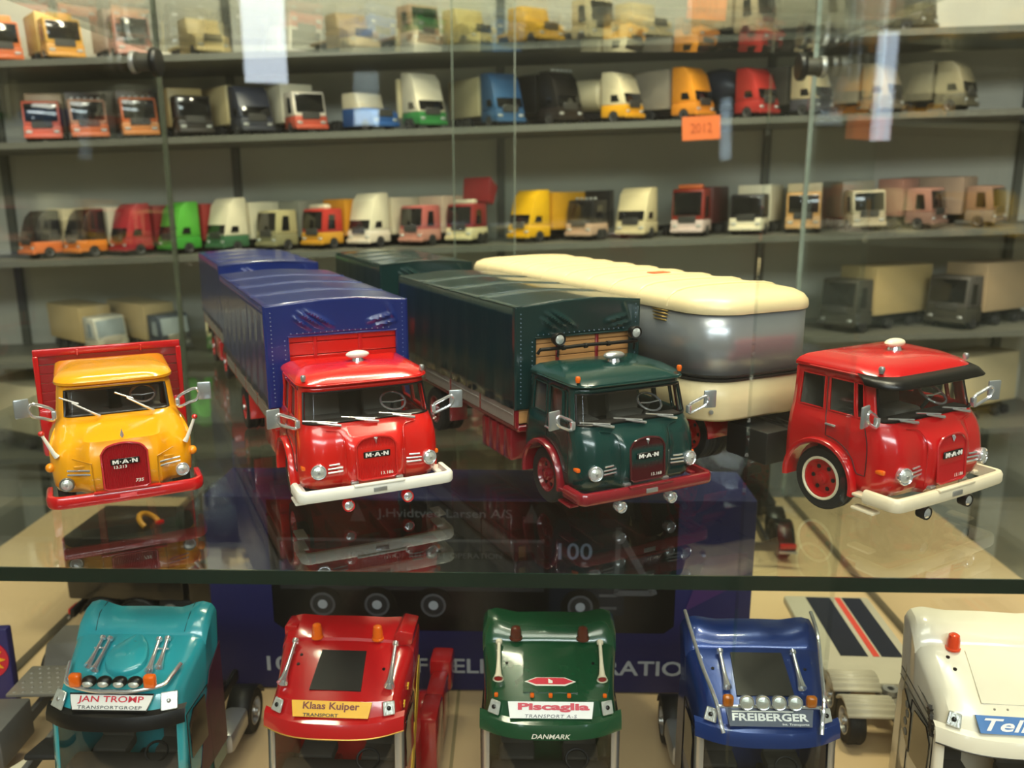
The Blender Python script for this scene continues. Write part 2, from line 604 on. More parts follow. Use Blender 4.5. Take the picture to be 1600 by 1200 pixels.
def grille_part(t, hw, z0, z1, y, col, ribs=26, arch=0.03, lean=0.0, framecol=None):
    def zt(x):
        q = abs(x) / hw
        return z1 + arch * (1 - q * q) - 0.03 * max(0, q - 0.8) / 0.2
    G = [[], [], []]
    for i in range(2 * ribs + 1):
        x = -hw + 2 * hw * i / (2 * ribs)
        yy = y + (0.006 if i % 2 else 0.0)
        for r_, f in enumerate((0.0, 0.5, 1.0)):
            zb = z0 + 0.015 * max(0, abs(x) / hw - 0.85) / 0.15
            z = zb + (zt(x) - zb) * f
            G[r_].append((x, yy + lean * (z - z0), z))
    g = build('grille', MB().grid(G), col, t, sharp=10)
    out = []
    for i in range(15):
        x = -hw + 2 * hw * i / 14
        out.append((x, y + lean * (zt(x) - z0), zt(x)))
    out += [(hw, y, z0 + 0.015), (hw * 0.8, y, z0), (-hw * 0.8, y, z0), (-hw, y, z0 + 0.015)]
    build('grille_frame', MB().tube([(p[0], p[1] - 0.001, p[2]) for p in out], 0.0075, 6, True), framecol or col, g)
    return g


def badge(t, y, z, w=0.13, rot=0.0, h=0.036):
    b = build('badge', MB().rbox((0, 0, 0), (w, 0.008, h), 0.003, 1), BLACK, t, (0, y, z), (rot, 0, 0))
    b['label'] = 'black badge with white letters'
    polys = [[(0, 0), (0, 1), (.3, 1), (.5, .52), (.7, 1), (1, 1), (1, 0), (.76, 0), (.76, .62), (.56, .14), (.44, .14), (.24, .62), (.24, 0)],
             [(1.2, .40), (1.38, .40), (1.38, .6), (1.2, .6)], [(1.52, 0), (1.80, 0), (2.16, 1), (1.93, 1)], [(2.35, 0), (2.63, 0), (2.22, 1), (1.99, 1)], [(1.8, .2), (2.35, .2), (2.28, .4), (1.87, .4)],
             [(2.78, .40), (2.96, .40), (2.96, .6), (2.78, .6)],
             [(3.13, 0), (3.13, 1), (3.42, 1), (3.80, .42), (3.80, 1), (4.05, 1), (4.05, 0), (3.78, 0), (3.38, .58), (3.38, 0)]]
    mb = MB()
    for q in polys:
        mb.prism([((x / 4.05 - .5) * w * .86, (z - .5) * h * .62) for x, z in q], -.0085, -.004, 'y')
    build('lettering', mb, mat('white_letter', '#f2efe8', rough=.4), b)
    return b


def headlamp(t, x, y, z, r, d, bezel=None):
    b = build('headlamp', MB().lathe([(r * 0.9, -0.02), (r, 0.0), (r, 0.014), (r * 0.9, 0.02), (r * 0.82, 0.014)], (0, 0, 0), d, 24), bezel or CHROME, t, (x, y, z))
    build('lens', MB().lathe([(r * 0.82, 0.012), (r * 0.6, 0.020), (r * 0.3, 0.025), (1e-6, 0.026)], (0, 0, 0), d, 20), LENS, b)
    build('bulb', MB().lathe([(r * 0.2, 0.024), (r * 0.16, 0.031), (1e-6, 0.032)], (0, 0, 0), d, 12), SILVER, b)
    return b


def wiper(t, xb, y, z, lean, dx, up, blade):
    a = build('wiper', MB().tube([(xb, y - 0.02, z), (xb + dx * 0.4, y - 0.026 + lean * up * 0.4, z + up * 0.4), (xb + dx, y - 0.016 + lean * up, z + up)], [0.010, 0.008, 0.0055], 6), CHROME, t)
    x0, x1, z0, z1 = blade
    build('wiper_blade', MB().tube([(xb + x0, y - 0.012 + lean * z0, z + z0), (xb + x1, y - 0.012 + lean * z1, z + z1)], 0.0055, 6), CHROME, a)


def steering(t, c, r=0.085, tilt=-58):
    s = build('steering_wheel', MB().tube([(r * math.cos(a), r * math.sin(a), 0) for a in [k * math.pi / 14 for k in range(28)]], 0.008, 7, True), CHROME, t, c, (R(tilt + 90), 0, 0))
    build('spokes', MB().tube([(-r, 0, 0), (0, 0, -0.012), (r, 0, 0)], 0.006, 6), CHROME, s)
    build('column', MB().tube([(0, 0, -0.01), (0, 0, -0.12)], 0.012, 8), DASH, s)


def seats(t, y, z, xs=(-0.21, 0.21), col=None):
    for x in xs:
        s = build('seat', MB().rbox((x, y, z), (0.27, 0.2, 0.09), 0.03), col or SEAT, t)
        build('seat_back', MB().rbox((x, y + 0.10, z + 0.16), (0.26, 0.06, 0.28), 0.028, 2, (R(-8), 0, 0)), col or SEAT, s)


def roof_shell(t, levels, p, bow=0.012):
    G = []
    for z, w, f, r, b in levels:
        G.append([Vector((x, y, z)) for x, y in plan(w, f, r, b, bow)])
    # round off the back
    mb = MB().grid(G, wrap=True)
    J = len(G[0])
    mb.f.append(tuple(range(J)))
    mb.f.append(tuple((len(G) - 1) * J + j for j in range(J)))
    return build('roof', mb, p, t, sharp=32)


def forward_cab(t, p, grille_m, bump_m, rim_m, fog_m, visor=False, marker=None, sign_m=None, arch_m=None, number='13.168', trim_m=None):
    """rounded forward-control cab of the 1960s; the front plane is y = 0, the cab reaches back to y = 0.8"""
    B = 0.74
    lv = [(.20, .455, .035, .13, B), (.24, .468, .012, .14, B), (.30, .472, .0, .14, B), (.38, .474, -.003, .14, B), (.45, .472, .0, .14, B),
          (.50, .468, .010, .14, B), (.55, .462, .030, .14, B), (.585, .452, .058, .13, B), (.605, .446, .072, .125, B), (.622, .443, .080, .12, B),
          (.68, .437, .096, .118, B), (.75, .430, .114, .115, B), (.815, .423, .132, .11, B), (.856, .420, .142, .11, B)]
    SILL, TOP = 9, 12

    def disp(q, f):
        a = 0.048 * sstep(0.215, 0.165, abs(q.x)) * (1 - sstep(0.48, 0.605, q.z))
        a += 0.016 * math.exp(-((abs(q.x) - 0.36) / 0.09) ** 2 - ((q.z - 0.335) / 0.09) ** 2)
        return Vector((q.x, q.y - a, q.z))
    arch = (0.475, 0.195, 0.240)
    G = shell(lv, 0.012, arch, disp, 0.585)
    ja0 = NS
    jw0, jw1 = NS + 3, NTOT - 1 - (NS + 3)
    holes = cells(G, SILL, TOP, jw0, jw1)
    wins = [(si(.09), si(.43)), (si(.50), si(.835)), (si(.865), si(.955))]
    rects = []
    for a, b in wins:
        rects.append((a, b))
        rects.append((NTOT - 1 - b, NTOT - 1 - a))
    for a, b in rects:
        holes |= cells(G, SILL, TOP, a, b)
    build('cab_body', MB().grid(G, skip=holes), p, t, solid=0.014, sharp=30)
    w = build('windscreen', MB().grid(patch(G, SILL, TOP, jw0, jw1, 0.012)), SCREEN, t)
    build('window_seal', MB().tube(border(G, SILL, TOP, jw0, jw1), 0.0075, 6, True), trim_m or BLACK, w)
    for a, b in rects:
        s = build('side_window', MB().grid(patch(G, SILL, TOP, a, b, 0.012)), SCREEN, t)
        build('window_seal', MB().tube(border(G, SILL, TOP, a, b), 0.005, 6, True), p, s)
    # door outline, handle
    jd0, jd1 = si(.47), si(1.0) - 1
    for sgn in (0, 1):
        js = (jd0, si(.955)) if not sgn else (NTOT - 1 - si(.955), NTOT - 1 - jd0)
        loop = border(G, 2, 12, js[0], js[1])
        d = build('door_seam', MB().tube(loop, 0.0035, 5, True), mat('seam_dark', '#2a0d0d', rough=0.6), t)
        x = (-1 if not sgn else 1) * 0.478
        y = G[5][si(.53)].y
        build('door_handle', MB().rbox((x, y - 0.02, 0.545), (0.014, 0.075, 0.014), 0.005), CHROME, t)
    build('cab_floor', MB().box((0, .42, .47), (.86, .66, .02)), DASH, t)
    build('rear_wall', MB().rbox((0, B - 0.006, .545), (.86, .02, .61), 0.008), p, t)
    build('cab_lining', MB().rbox((0, B - .024, .64), (.84, .012, .40), .004, 1), plastic('#77736a', .7), t)
    build('dashboard', MB().rbox((0, .17, .585), (.80, .10, .07), 0.02), DASH, t)
    seats(t, .48, .52)
    steering(t, (0.21, 0.24, 0.685))
    roof_shell(t, [(.850, .424, .132, .12, B), (.858, .438, .112, .125, B + .004), (.876, .439, .110, .13, B + .004), (.900, .424, .135, .16, B - .01), (.925, .385, .185, .2, B - .04),
                   (.944, .31, .26, .25, B - .1), (.953, .19, .36, .18, B - .2), (.955, .05, .47, .045, B - .28)], p)
    build('rain_gutter', MB().tube([Vector((x, y, .866)) for x, y in plan(.440, .108, .13, B, .012)][4:-4], 0.006, 6), p, t)
    # wheel-arch flares
    for s in (-1, 1):
        G2 = []
        for k in range(17):
            a = math.pi * (-0.04 + 1.08 * k / 16)
            c, sn = math.cos(a), math.sin(a)
            G2.append([(s * (.40 + o), .475 + c * (.240 + q), .195 + sn * (.240 + q)) for o, q in ((0, -.012), (.10, -.016), (.112, -.006), (.112, .012), (.10, .02), (.07, .02))])
        build('mudguard', MB().grid(G2, wrap=True), arch_m or p, t)
        wheel(t, s * .41, .475, rim=rim_m, side=s, trim=trim_m)
        # entry step
        for z in (.11, .19):
            build('entry_step', MB().rbox((s * .482, .135, z), (.07, .15, .018), .006), bump_m, t)
    # nose
    g = grille_part(t, .132, .255, .505, -.060, grille_m, lean=0.07)
    bd = badge(g, -.056, .420, .178, 0, .042)
    for s in (-1, 1):
        build('nose_seam', MB().tube([(s * .188, -.022, .25), (s * .192, -.026, .42), (s * .196, -.018, .50), (s * .205, .012, .55), (s * .225, .036, .575), (s * .30, .052, .585)], .0034, 6, False, 6), p, t)
    build('emblem', MB().add([(-.014, -.046, .528), (.014, -.046, .528), (0, -.052, .488), (0, -.062, .520), (0, -.04, .54)], [(0, 2, 3), (3, 2, 1), (1, 4, 3), (3, 4, 0)]), CHROME, t)
    lettering(number, .082, .021, WHITE, g, (.062, -.064, .290), bold=0.005)
    for s in (-1, 1):
        headlamp(t, s * .372, -.012, .335, .050, (s * .18, -1, .06))
        for k, z in enumerate((.322, .346, .370)):
            a, b = (.215, .315) if k < 2 else (.235, .305)
            build('trim_strip', MB().tube([(s * a, -.008 + disp(Vector((a, 0, z)), 0).y, z), (s * (a + b) / 2, -.010 + disp(Vector(((a + b) / 2, 0, z)), 0).y, z), (s * b, -.008 + disp(Vector((b, 0, z)), 0).y, z)], .0065, 6), CHROME, t)
        build('turn_signal', MB().rbox((s * .452, .085, .345), (.03, .06, .03), .01), AMBER, t)
    # bumper
    path = bumper_path(.50, .13, -.068, .035, .012)
    bp = build('bumper', bumper_mb(path, .160, .238), bump_m, t)
    build('plate_tray', MB().rbox((0, -.096, .236), (.34, .035, .016), .006), bump_m, bp)
    build('number_plate', MB().rbox((0, -.110, .198), (.09, .012, .030), .004), SILVER, bp)
    for s in (-1, 1):
        build('bumper_bracket', MB().rbox((s * .15, -.02, .240), (.05, .07, .02), .005), SILVER, bp)
        f = build('fog_lamp', MB().lathe([(.012, .055), (.036, .045), (.041, .0), (.038, -.012), (.03, -.008)], (0, 0, 0), (0, 1, 0), 18), fog_m, t, (s * .20, -.060, .098))
        build('lens', MB().lathe([(.033, -.006), (.02, -.016), (1e-6, -.019)], (0, 0, 0), (0, 1, 0), 14), CHROME, f)
        build('lamp_bracket', MB().tube([(s * 0, .02, .02), (0, .03, .06)], .008, 6), CHASSIS, f)
    # wipers
    for xb in (-.20, .05, .30):
        wiper(t, xb, .072, .606, .27, -.15, .032, (-.24, -.02, .052, .018))
    # mirrors
    mirror_pair(t, [(.468, .13, .60), (.53, .115, .622), (.58, .10, .650), (.60, .095, .69), (.58, .10, .712), (.53, .115, .69), (.468, .13, .655)], (.615, .098, .688), (.092, .018, .125), (0, 0, -.25))
    # roof lamps
    mk = marker or CHROME
    for s in (-1, 1):
        build('marker_lamp', MB().lathe([(.014, 0), (.016, .01), (.019, .024), (.014, .038), (1e-6, .042)], (s * .40, .175, .893), (0, 0, 1), 12), mk, t)
    if sign_m is not None:
        b = build('roof_lamp', MB().ell((.02, .40, .995), (.082, .045, .028)), sign_m, t)
        build('lamp_foot', MB().lathe([(.045, 0), (.035, .03)], (.02, .40, .945), (0, 0, 1), 12), CHROME, b)
    if visor:
        pts = [(x, y) for x, y in plan(.44, .105, .13, B, .012)][NS - 3: NTOT - NS + 3]
        Gv = [[(x * 1.0, y, .878) for x, y in pts], [(x * 1.06, y - .05, .858) for x, y in pts], [(x * 1.09, y - .085, .826) for x, y in pts]]
        build('sun_visor', MB().grid(Gv), BLACK, t, solid=0.008)
    return G


def chassis_frame(t, y0, y1, m, z=.30):
    for s in (-1, 1):
        build('frame_rail', MB().rbox((s * .17, (y0 + y1) / 2, z), (.05, y1 - y0, .11), .01, 1), m, t)


def rear_axle(t, y, rim, m, hub=None):
    build('axle', MB().lathe([(.035, -.40), (.035, .40)], (0, y, .195), (1, 0, 0), 10), m, t)
    for s in (-1, 1):
        wheel(t, s * .425, y, rim=rim, side=s, hub=hub)
        wheel(t, s * .315, y, rim=rim, side=-s, hub=hub)


def cargo(t, y0, L, tarp, board, post, bed, plank, prefix_open=True, head=True, zt=1.30, post2=None, seed=1):
    """drop-side bed with a tarpaulin on bows"""
    rnd = random.Random(seed)
    y1 = y0 + L
    z0, zb = .44, .60
    build('bed_floor', MB().rbox((0, (y0 + y1) / 2, .425), (.98, L, .05), .01, 1), bed, t)
    n = 4
    for s in (-1, 1):
        for k in range(n):
            a, b = y0 + .03 + (L - .06) * k / n, y0 + .03 + (L - .06) * (k + 1) / n
            q = build('side_board', MB().rbox((s * .495, (a + b) / 2, (z0 + zb) / 2 + .003), (.022, b - a - .014, zb - z0), .006, 1), board, t)
            build('board_rib', MB().rbox((s * .508, (a + b) / 2, .525), (.006, b - a - .05, .012), .002, 1), board, q)
        for k in range(n + 1):
            build('bed_post', MB().rbox((s * .492, y0 + .02 + (L - .04) * k / n, .525), (.03, .03, .19), .004, 1), post, t)

    def ridge(x):
        return min(.030, .036 * (1 - abs(x) / .5))
    xs = [-.5 + k / 20 for k in range(21)]
    # sides
    for s in (-1, 1):
        G = []
        ph = rnd.random() * 6
        for z in [zb - .03 + (zt - zb + .03) * k / 10 for k in range(11)]:
            row = []
            for i in range(61):
                y = y0 + L * i / 60
                hang = (zt - z) / (zt - zb)
                d = .004 * math.sin(y * 21 + ph + 3 * z) * hang + .006 * math.sin(y * 60 + ph) * max(0, hang - .6) + .006 * math.exp(-((y - y0) % (L / 3) / .02) ** 2) * 0.4
                row.append((s * (.517 + d - (.002 if z > zt - .02 else 0)), y, z))
            G.append(row)
        build('tarpaulin_side', MB().grid(G), tarp, t, solid=0.006)
    # roof with bows
    G = []
    for i in range(161):
        y = y0 + L * i / 160
        row = []
        for x in xs:
            d = min(((y - y0) - L * k / 4) ** 2 for k in (1, 2, 3))
            sag = .008 * math.exp(-d / .00035) - .004 * math.exp(-(d - .004) ** 2 / .00002)
            row.append((x * 1.034, y, zt + ridge(x) + sag))
        G.append(row)
    build('tarpaulin_roof', MB().grid(G), tarp, t, solid=0.006)
    # front with the lower part rolled away
    ox0, ox1, oz = (-.36, .43, 1.075)
    zs = [zb - .03 + (zt - zb + .03) * k / 64 for k in range(65)]
    zs[min(range(65), key=lambda i: abs(zs[i] - oz))] = oz
    xs2 = [-.515 + 1.030 * k / 110 for k in range(111)]
    for q in (ox0, ox1):
        xs2[min(range(111), key=lambda i: abs(xs2[i] - q))] = q
    G, skip = [], set()
    for k, z in enumerate(zs):
        row = []
        for j, x in enumerate(xs2):
            d = 0
            for a0, b0, a1, b1, wd, am in ((-.30, 1.245, -.10, 1.10, .012, .026), (-.25, 1.25, -.02, 1.10, .012, .026), (-.33, 1.21, -.19, 1.10, .011, .022), (.20, 1.13, .42, 1.19, .014, .02), (.25, 1.10, .44, 1.14, .012, .018), (.36, 1.28, .44, 1.12, .012, .011)):
                ax, az = a1 - a0, b1 - b0
                ln = math.hypot(ax, az)
                u = ((x - a0) * ax + (z - b0) * az) / ln
                v = ((x - a0) * az - (z - b0) * ax) / ln
                if 0 < u < ln:
                    d += am * math.exp(-(v / wd) ** 2) * math.sin(math.pi * u / ln)
            top = ridge(x) * (z - zs[0]) / (zs[-1] - zs[0])
            row.append((x, y0 - .006 - d + .003 * math.sin(9 * x), z + (top if z > oz else 0)))
            if prefix_open and ox0 <= (x + 1e-6) < ox1 - 1e-6 and z < oz - 1e-6:
                skip.add((k, j))
        G.append(row)
    fr = build('tarpaulin_front', MB().grid(G, skip=skip), tarp, t, solid=0.008)
    build('edge_piping', MB().tube([(-.517, y0 - .004, zb - .03), (-.517, y0 - .004, zt), (-.36, y0 - .004, zt + ridge(.36)), (-.15, y0 - .004, zt + ridge(.15) + .002), (.15, y0 - .004, zt + ridge(.15) + .002), (.36, y0 - .004, zt + ridge(.36)), (.517, y0 - .004, zt), (.517, y0 - .004, zb - .03)], .009, 6), tarp, fr)
    if prefix_open:
        build('hem', MB().tube([(ox0, y0 - .012, zb - .02), (ox0, y0 - .012, oz), (ox1, y0 - .012, oz), (ox1, y0 - .012, zb - .02)], .009, 6), tarp, fr)
        e = MB()
        for k in range(22):
            e.lathe([(.005, 0), (.004, -.006), (1e-6, -.007)], (-.475, y0 - .012, .62 + .03 * k), (0, 1, 0), 6)
        for k in range(14):
            e.lathe([(.005, 0), (.004, -.006), (1e-6, -.007)], (ox0 - .025, y0 - .012, .62 + .033 * k), (0, 1, 0), 6)
        for k in range(18):
            e.lathe([(.005, 0), (.004, -.006), (1e-6, -.007)], (ox0 + .02 + .042 * k, y0 - .014, oz + .022), (0, 1, 0), 6)
        for k in range(20):
            e.lathe([(.005, 0), (.004, -.006), (1e-6, -.007)], (.48, y0 - .012, .64 + .033 * k), (0, 1, 0), 6)
        eo = build('eyelets', e, mat('eyelet_metal', '#8fa0b8', rough=.3, metal=.6), fr)
        eo['kind'] = 'stuff'
    # back
    build('tarpaulin_rear', MB().prism([(-.515, zb - .03), (.515, zb - .03), (.515, zt), (0, zt + .03), (-.515, zt)], y1 - .004, y1 + .006, 'y'), tarp, t)
    # headboard of planks
    if head:
        zz = [.46 + (1.12 - .46) * k / 7 for k in range(8)]
        for k in range(7):
            build('plank', MB().rbox((0, y0 + .022, (zz[k] + zz[k + 1]) / 2), (.97, .02, zz[k + 1] - zz[k] - .004), .004, 1), plank, t)
        for x in (-.17, .16):
            build('headboard_post', MB().rbox((x, y0 + .008, .78), (.026, .02, .66), .004, 1), post2 or post, t)


def lamp_bar(t, y, z):
    b = build('lamp_bar', MB().tube([(-.40, y + .01, z - .03), (-.385, y, z), (-.2, y, z), (0, y, z + .004), (.2, y, z), (.42, y, z)], .013, 8), BLACK, t)
    for x in (-.2, -.02, .17):
        build('bar_clamp', MB().lathe([(.019, -.012), (.019, .012)], (x, y, z), (1, 0, 0), 10), BLACK, b)
    for x in (-.24, .40):
        build('bar_stand', MB().tube([(x, y, z), (x, y + .01, .95)], .01, 6), BLACK, b)
        l = build('spot_lamp', MB().lathe([(.012, .06), (.042, .045), (.05, 0), (.046, -.012), (.037, -.008)], (0, 0, 0), (0, 1, 0), 20), BLACK, t, (x, y - .01, z + .062))
        build('lens', MB().lathe([(.038, -.006), (.02, -.014), (1e-6, -.017)], (0, 0, 0), (0, 1, 0), 16), LENS, l)


# ---------------------------------------------------------------- vintage trucks on the glass shelf
RED = paint('#cf160f')
RED2 = paint('#bd0d14')
MAROON = paint('#7d1420')
GREEN = mat('paint_dark_green', '#073330', rough=.22, coat=.45, var=.03)
YELLOW = paint('#eca00c')
BLUETARP = mat('tarp_blue', '#10256a', rough=.30, coat=.5, bump=.10, bscale=18, var=.10, vscale=5)
GREENTARP = mat('tarp_green', '#082a2a', rough=.28, coat=.5, bump=.10, bscale=18, var=.10, vscale=5)
ALU = mat('aluminium_board', '#9a958c', rough=.45, metal=.35, var=.08)
WOOD = mat('pale_wood', '#c08a52', rough=.6, var=.18, vscale=6, stretch=(1, 8, 14))
IVORY = plastic('#e6d9bb', .35)
PEARL = plastic('#d8d4ca', .25)

t1 = thing('tarpaulin_truck', 'vintage red truck with blue tarpaulin and cream bumper', 'truck', (-.90, 5.325, ZS), 25.4)
forward_cab(t1, RED, paint('#c41f1c'), WHITE, RED, RED2, marker=SILVER, sign_m=PEARL, number='13.186')
chassis_frame(t1, .2, 3.2, RED2)
cargo(t1, .83, 2.42, BLUETARP, ALU, RED2, RED2, RED, seed=2)
rear_axle(t1, 2.45, RED2, CHASSIS, SILVER)
for s in (-1, 1):
    build('rear_mudguard', MB().rbox((s * .40, 2.1, .29), (.16, .03, .24), .01), RED, t1)
    build('tool_box', MB().rbox((s * .38, 1.22, .27), (.17, .46, .22), .02), RED, t1)

t3 = thing('tarpaulin_truck', 'dark green vintage truck with lamp bar and maroon bumper', 'truck', (.855, 5.30, ZS), 27.0)
forward_cab(t3, GREEN, paint('#4a1219'), MAROON, MAROON, CHROME, marker=AMBER, sign_m=SILVER, arch_m=MAROON, number='13.168')
chassis_frame(t3, .2, 3.2, MAROON)
cargo(t3, .83, 2.36, GREENTARP, ALU, MAROON, MAROON, WOOD, seed=5, post2=MAROON)
rear_axle(t3, 2.45, MAROON, CHASSIS, MAROON)
lamp_bar(t3, .70, 1.015)
for s in (-1, 1):
    build('rear_mudguard', MB().rbox((s * .40, 2.1, .29), (.16, .03, .24), .01), MAROON, t3)
    for k in range(4):
        build('tank_section', MB().rbox((s * .40, 1.02 + k * .125, .27), (.17, .122, .24), .02), MAROON, t3)


def drawbar_trailer(label, loc, yaw, tarp, frame, plank, L, seed):
    t = thing('tarpaulin_trailer', label, 'trailer', loc, yaw)
    cargo(t, 0, L, tarp, ALU, frame, frame, plank, prefix_open=False, head=False, seed=seed)
    chassis_frame(t, .05, L - .05, frame)
    rear_axle(t, L - .5, frame, CHASSIS, SILVER)
    rear_axle(t, .42, frame, CHASSIS, SILVER)
    build('drawbar', MB().tube([(-.2, .2, .24), (0, -.52, .22), (.2, .2, .24)], .022, 6), frame, t)
    build('front_board', MB().rbox((0, -.012, .52), (.97, .02, .17), .006), frame, t)
    for s in (-1, 1):
        build('side_locker', MB().rbox((s * .42, .95, .27), (.14, .5, .24), .02), frame, t)
    return t


drawbar_trailer('blue tarpaulin drawbar trailer behind the red vintage truck', (-2.60, 9.16, ZS), 25.4, BLUETARP, RED2, RED, 2.0, 7)
drawbar_trailer('dark green tarpaulin drawbar trailer behind the green vintage truck', (-.92, 9.22, ZS), 25.4, GREENTARP, MAROON, WOOD, 1.9, 9)

t4 = thing('tractor_unit', 'vintage red tractor unit with black sun visor and cream bumper', 'truck', (2.76, 5.20, ZS), 31, scale=1.10)
forward_cab(t4, RED2, paint('#b5141c'), IVORY, RED2, BLACK, visor=True, marker=SILVER, sign_m=IVORY, number='13.186', trim_m=None)
chassis_frame(t4, .2, 2.0, CHASSIS)
rear_axle(t4, 1.62, RED2, CHASSIS, SILVER)
for s in (-1, 1):
    build('battery_box', MB().rbox((s * .36, 1.08, .26), (.22, .36, .22), .015), CHASSIS, t4)
    build('rim_ring', MB().tube([(s * .463, .475 + math.cos(a) * .127, .195 + math.sin(a) * .127) for a in [k * math.pi / 14 for k in range(28)]], .009, 6, True), IVORY, t4)
    G = []
    for k in range(13):
        a = math.pi * k / 12
        G.append([(s * x, 1.62 + math.cos(a) * .205, .2 + math.sin(a) * .205) for x in (.27, .48)])
    build('rear_mudguard', MB().grid(G), RED2 if s < 0 else CHASSIS, t4, solid=.012)
build('fifth_wheel', MB().rbox((0, 1.55, .37), (.4, .34, .04), .02), CHASSIS, t4)
build('air_hose', MB().tube([(-.1, .82, .42), (-.14, .88, .37), (-.2, 1.0, .385), (-.1, 1.15, .36)], .012, 6, False, 5), BLACK, t4)


# silver streamlined semi-trailer
def silver_trailer():
    t = thing('box_trailer', 'streamlined silver semi-trailer with rounded cream roof and cream skirt', 'trailer', (1.83, 6.02, ZS), 28, scale=1.08)
    L, W = 3.5, .5
    CR = plastic('#e7d3a4', .34)
    SV = mat('silver_panel', '#b4b7ba', rough=.30, metal=.65, var=.05, vscale=3)

    def outline(w, f, b, r, rb):
        pts = []
        for (cx, cy, rr, a0) in ((-w + rb, b - rb, rb, 90), (-w + r, f + r, r, 180), (w - r, f + r, r, 270), (w - rb, b - rb, rb, 0)):
            for k in range(13):
                a = R(a0 + 90 * k / 12)
                pts.append((cx + rr * math.cos(a), cy + rr * math.sin(a)))
        return pts

    def loft(name, levels, m, cap=False, dip=0.0, **k):
        G = []
        for i, (z, w, f, b, r, rb) in enumerate(levels):
            row = []
            for x, y in outline(w, f, b, r, rb):
                zz = z
                if dip and i == 0:
                    zz = z + dip * sstep(.25, 1.1, y)
                row.append((x, y, zz))
            G.append(row)
        mb = MB().grid(G, wrap=True)
        if cap:
            J = len(G[0])
            mb.f.append(tuple((len(G) - 1) * J + j for j in range(J)))
        return build(name, mb, m, t, sharp=45, **k)
    loft('lower_skirt', [(.43, W - .01, .02, L, .26, .1), (.45, W, .005, L, .27, .1), (.55, W + .004, 0, L, .27, .1), (.70, W, 0, L, .27, .1)], CR, dip=.0, solid=.012)
    loft('waist_trim', [(.698, W - .004, .004, L, .27, .1), (.705, W + .012, -.012, L + .01, .28, .1), (.718, W + .012, -.012, L + .01, .28, .1), (.724, W - .004, .004, L, .27, .1), (.730, W + .010, -.010, L + .01, .28, .1), (.742, W + .010, -.010, L + .01, .28, .1), (.748, W - .004, .004, L, .27, .1)], mat('trim_dark', '#33312e', rough=.3, metal=.4))
    loft('silver_panel', [(.745, W, 0, L, .27, .1), (.95, W, 0, L, .27, .1), (1.155, W, 0, L, .27, .1)], SV, solid=.012)
    loft('roof', [(1.145, W + .012, -.012, L + .012, .28, .1), (1.162, W + .016, -.016, L + .016, .28, .1), (1.20, W + .012, -.01, L + .01, .28, .1), (1.235, W - .01, .014, L, .27, .1), (1.262, W - .06, .065, L - .05, .24, .1), (1.278, W - .14, .15, L - .12, .2, .1), (1.286, W - .26, .28, L - .25, .14, .1), (1.29, W - .42, .45, L - .4, .05, .05)], CR, cap=True)
    for k in range(9):
        y = .42 + k * .34
        pts = [(x, y, z) for x, z in ((-.508, 1.165), (-.505, 1.20), (-.485, 1.238), (-.435, 1.265), (-.355, 1.281), (-.2, 1.290), (0, 1.293), (.2, 1.290), (.355, 1.281), (.435, 1.265), (.485, 1.238), (.505, 1.20), (.508, 1.165))]
        build('roof_rib', MB().tube(pts, .012, 6), CR, t)
    for k in range(4):
        build('vent_louvre', MB().rbox((-W - .006, .50, 1.135 - k * .022), (.016, .17 - .012 * k, .008), .003, 1), mat('brass_louvre', '#b79a55', rough=.3, metal=.7), t)
    build('rivet', MB().lathe([(.016, 0), (.014, .012), (1e-6, .014)], (-.40, .055, .50), (-.6, -.8, 0), 10), SILVER, t)
    build('floor_pan', MB().box((0, L / 2 + .2, .46), (.9, L - .5, .03)), CHASSIS, t)
    build('roof_patch', MB().rbox((.05, 1.25, 1.296), (.16, .1, .006), .002, 1), mat('orange_reflector', '#d9622e', rough=.4), t)
    for y in (L - .95, L - .5):
        rear_axle(t, y, RED2, CHASSIS, SILVER)
    for s in (-1, 1):
        build('landing_leg', MB().rbox((s * .3, 1.25, .22), (.06, .06, .44), .008, 1), CHASSIS, t)
    return t


silver_trailer()


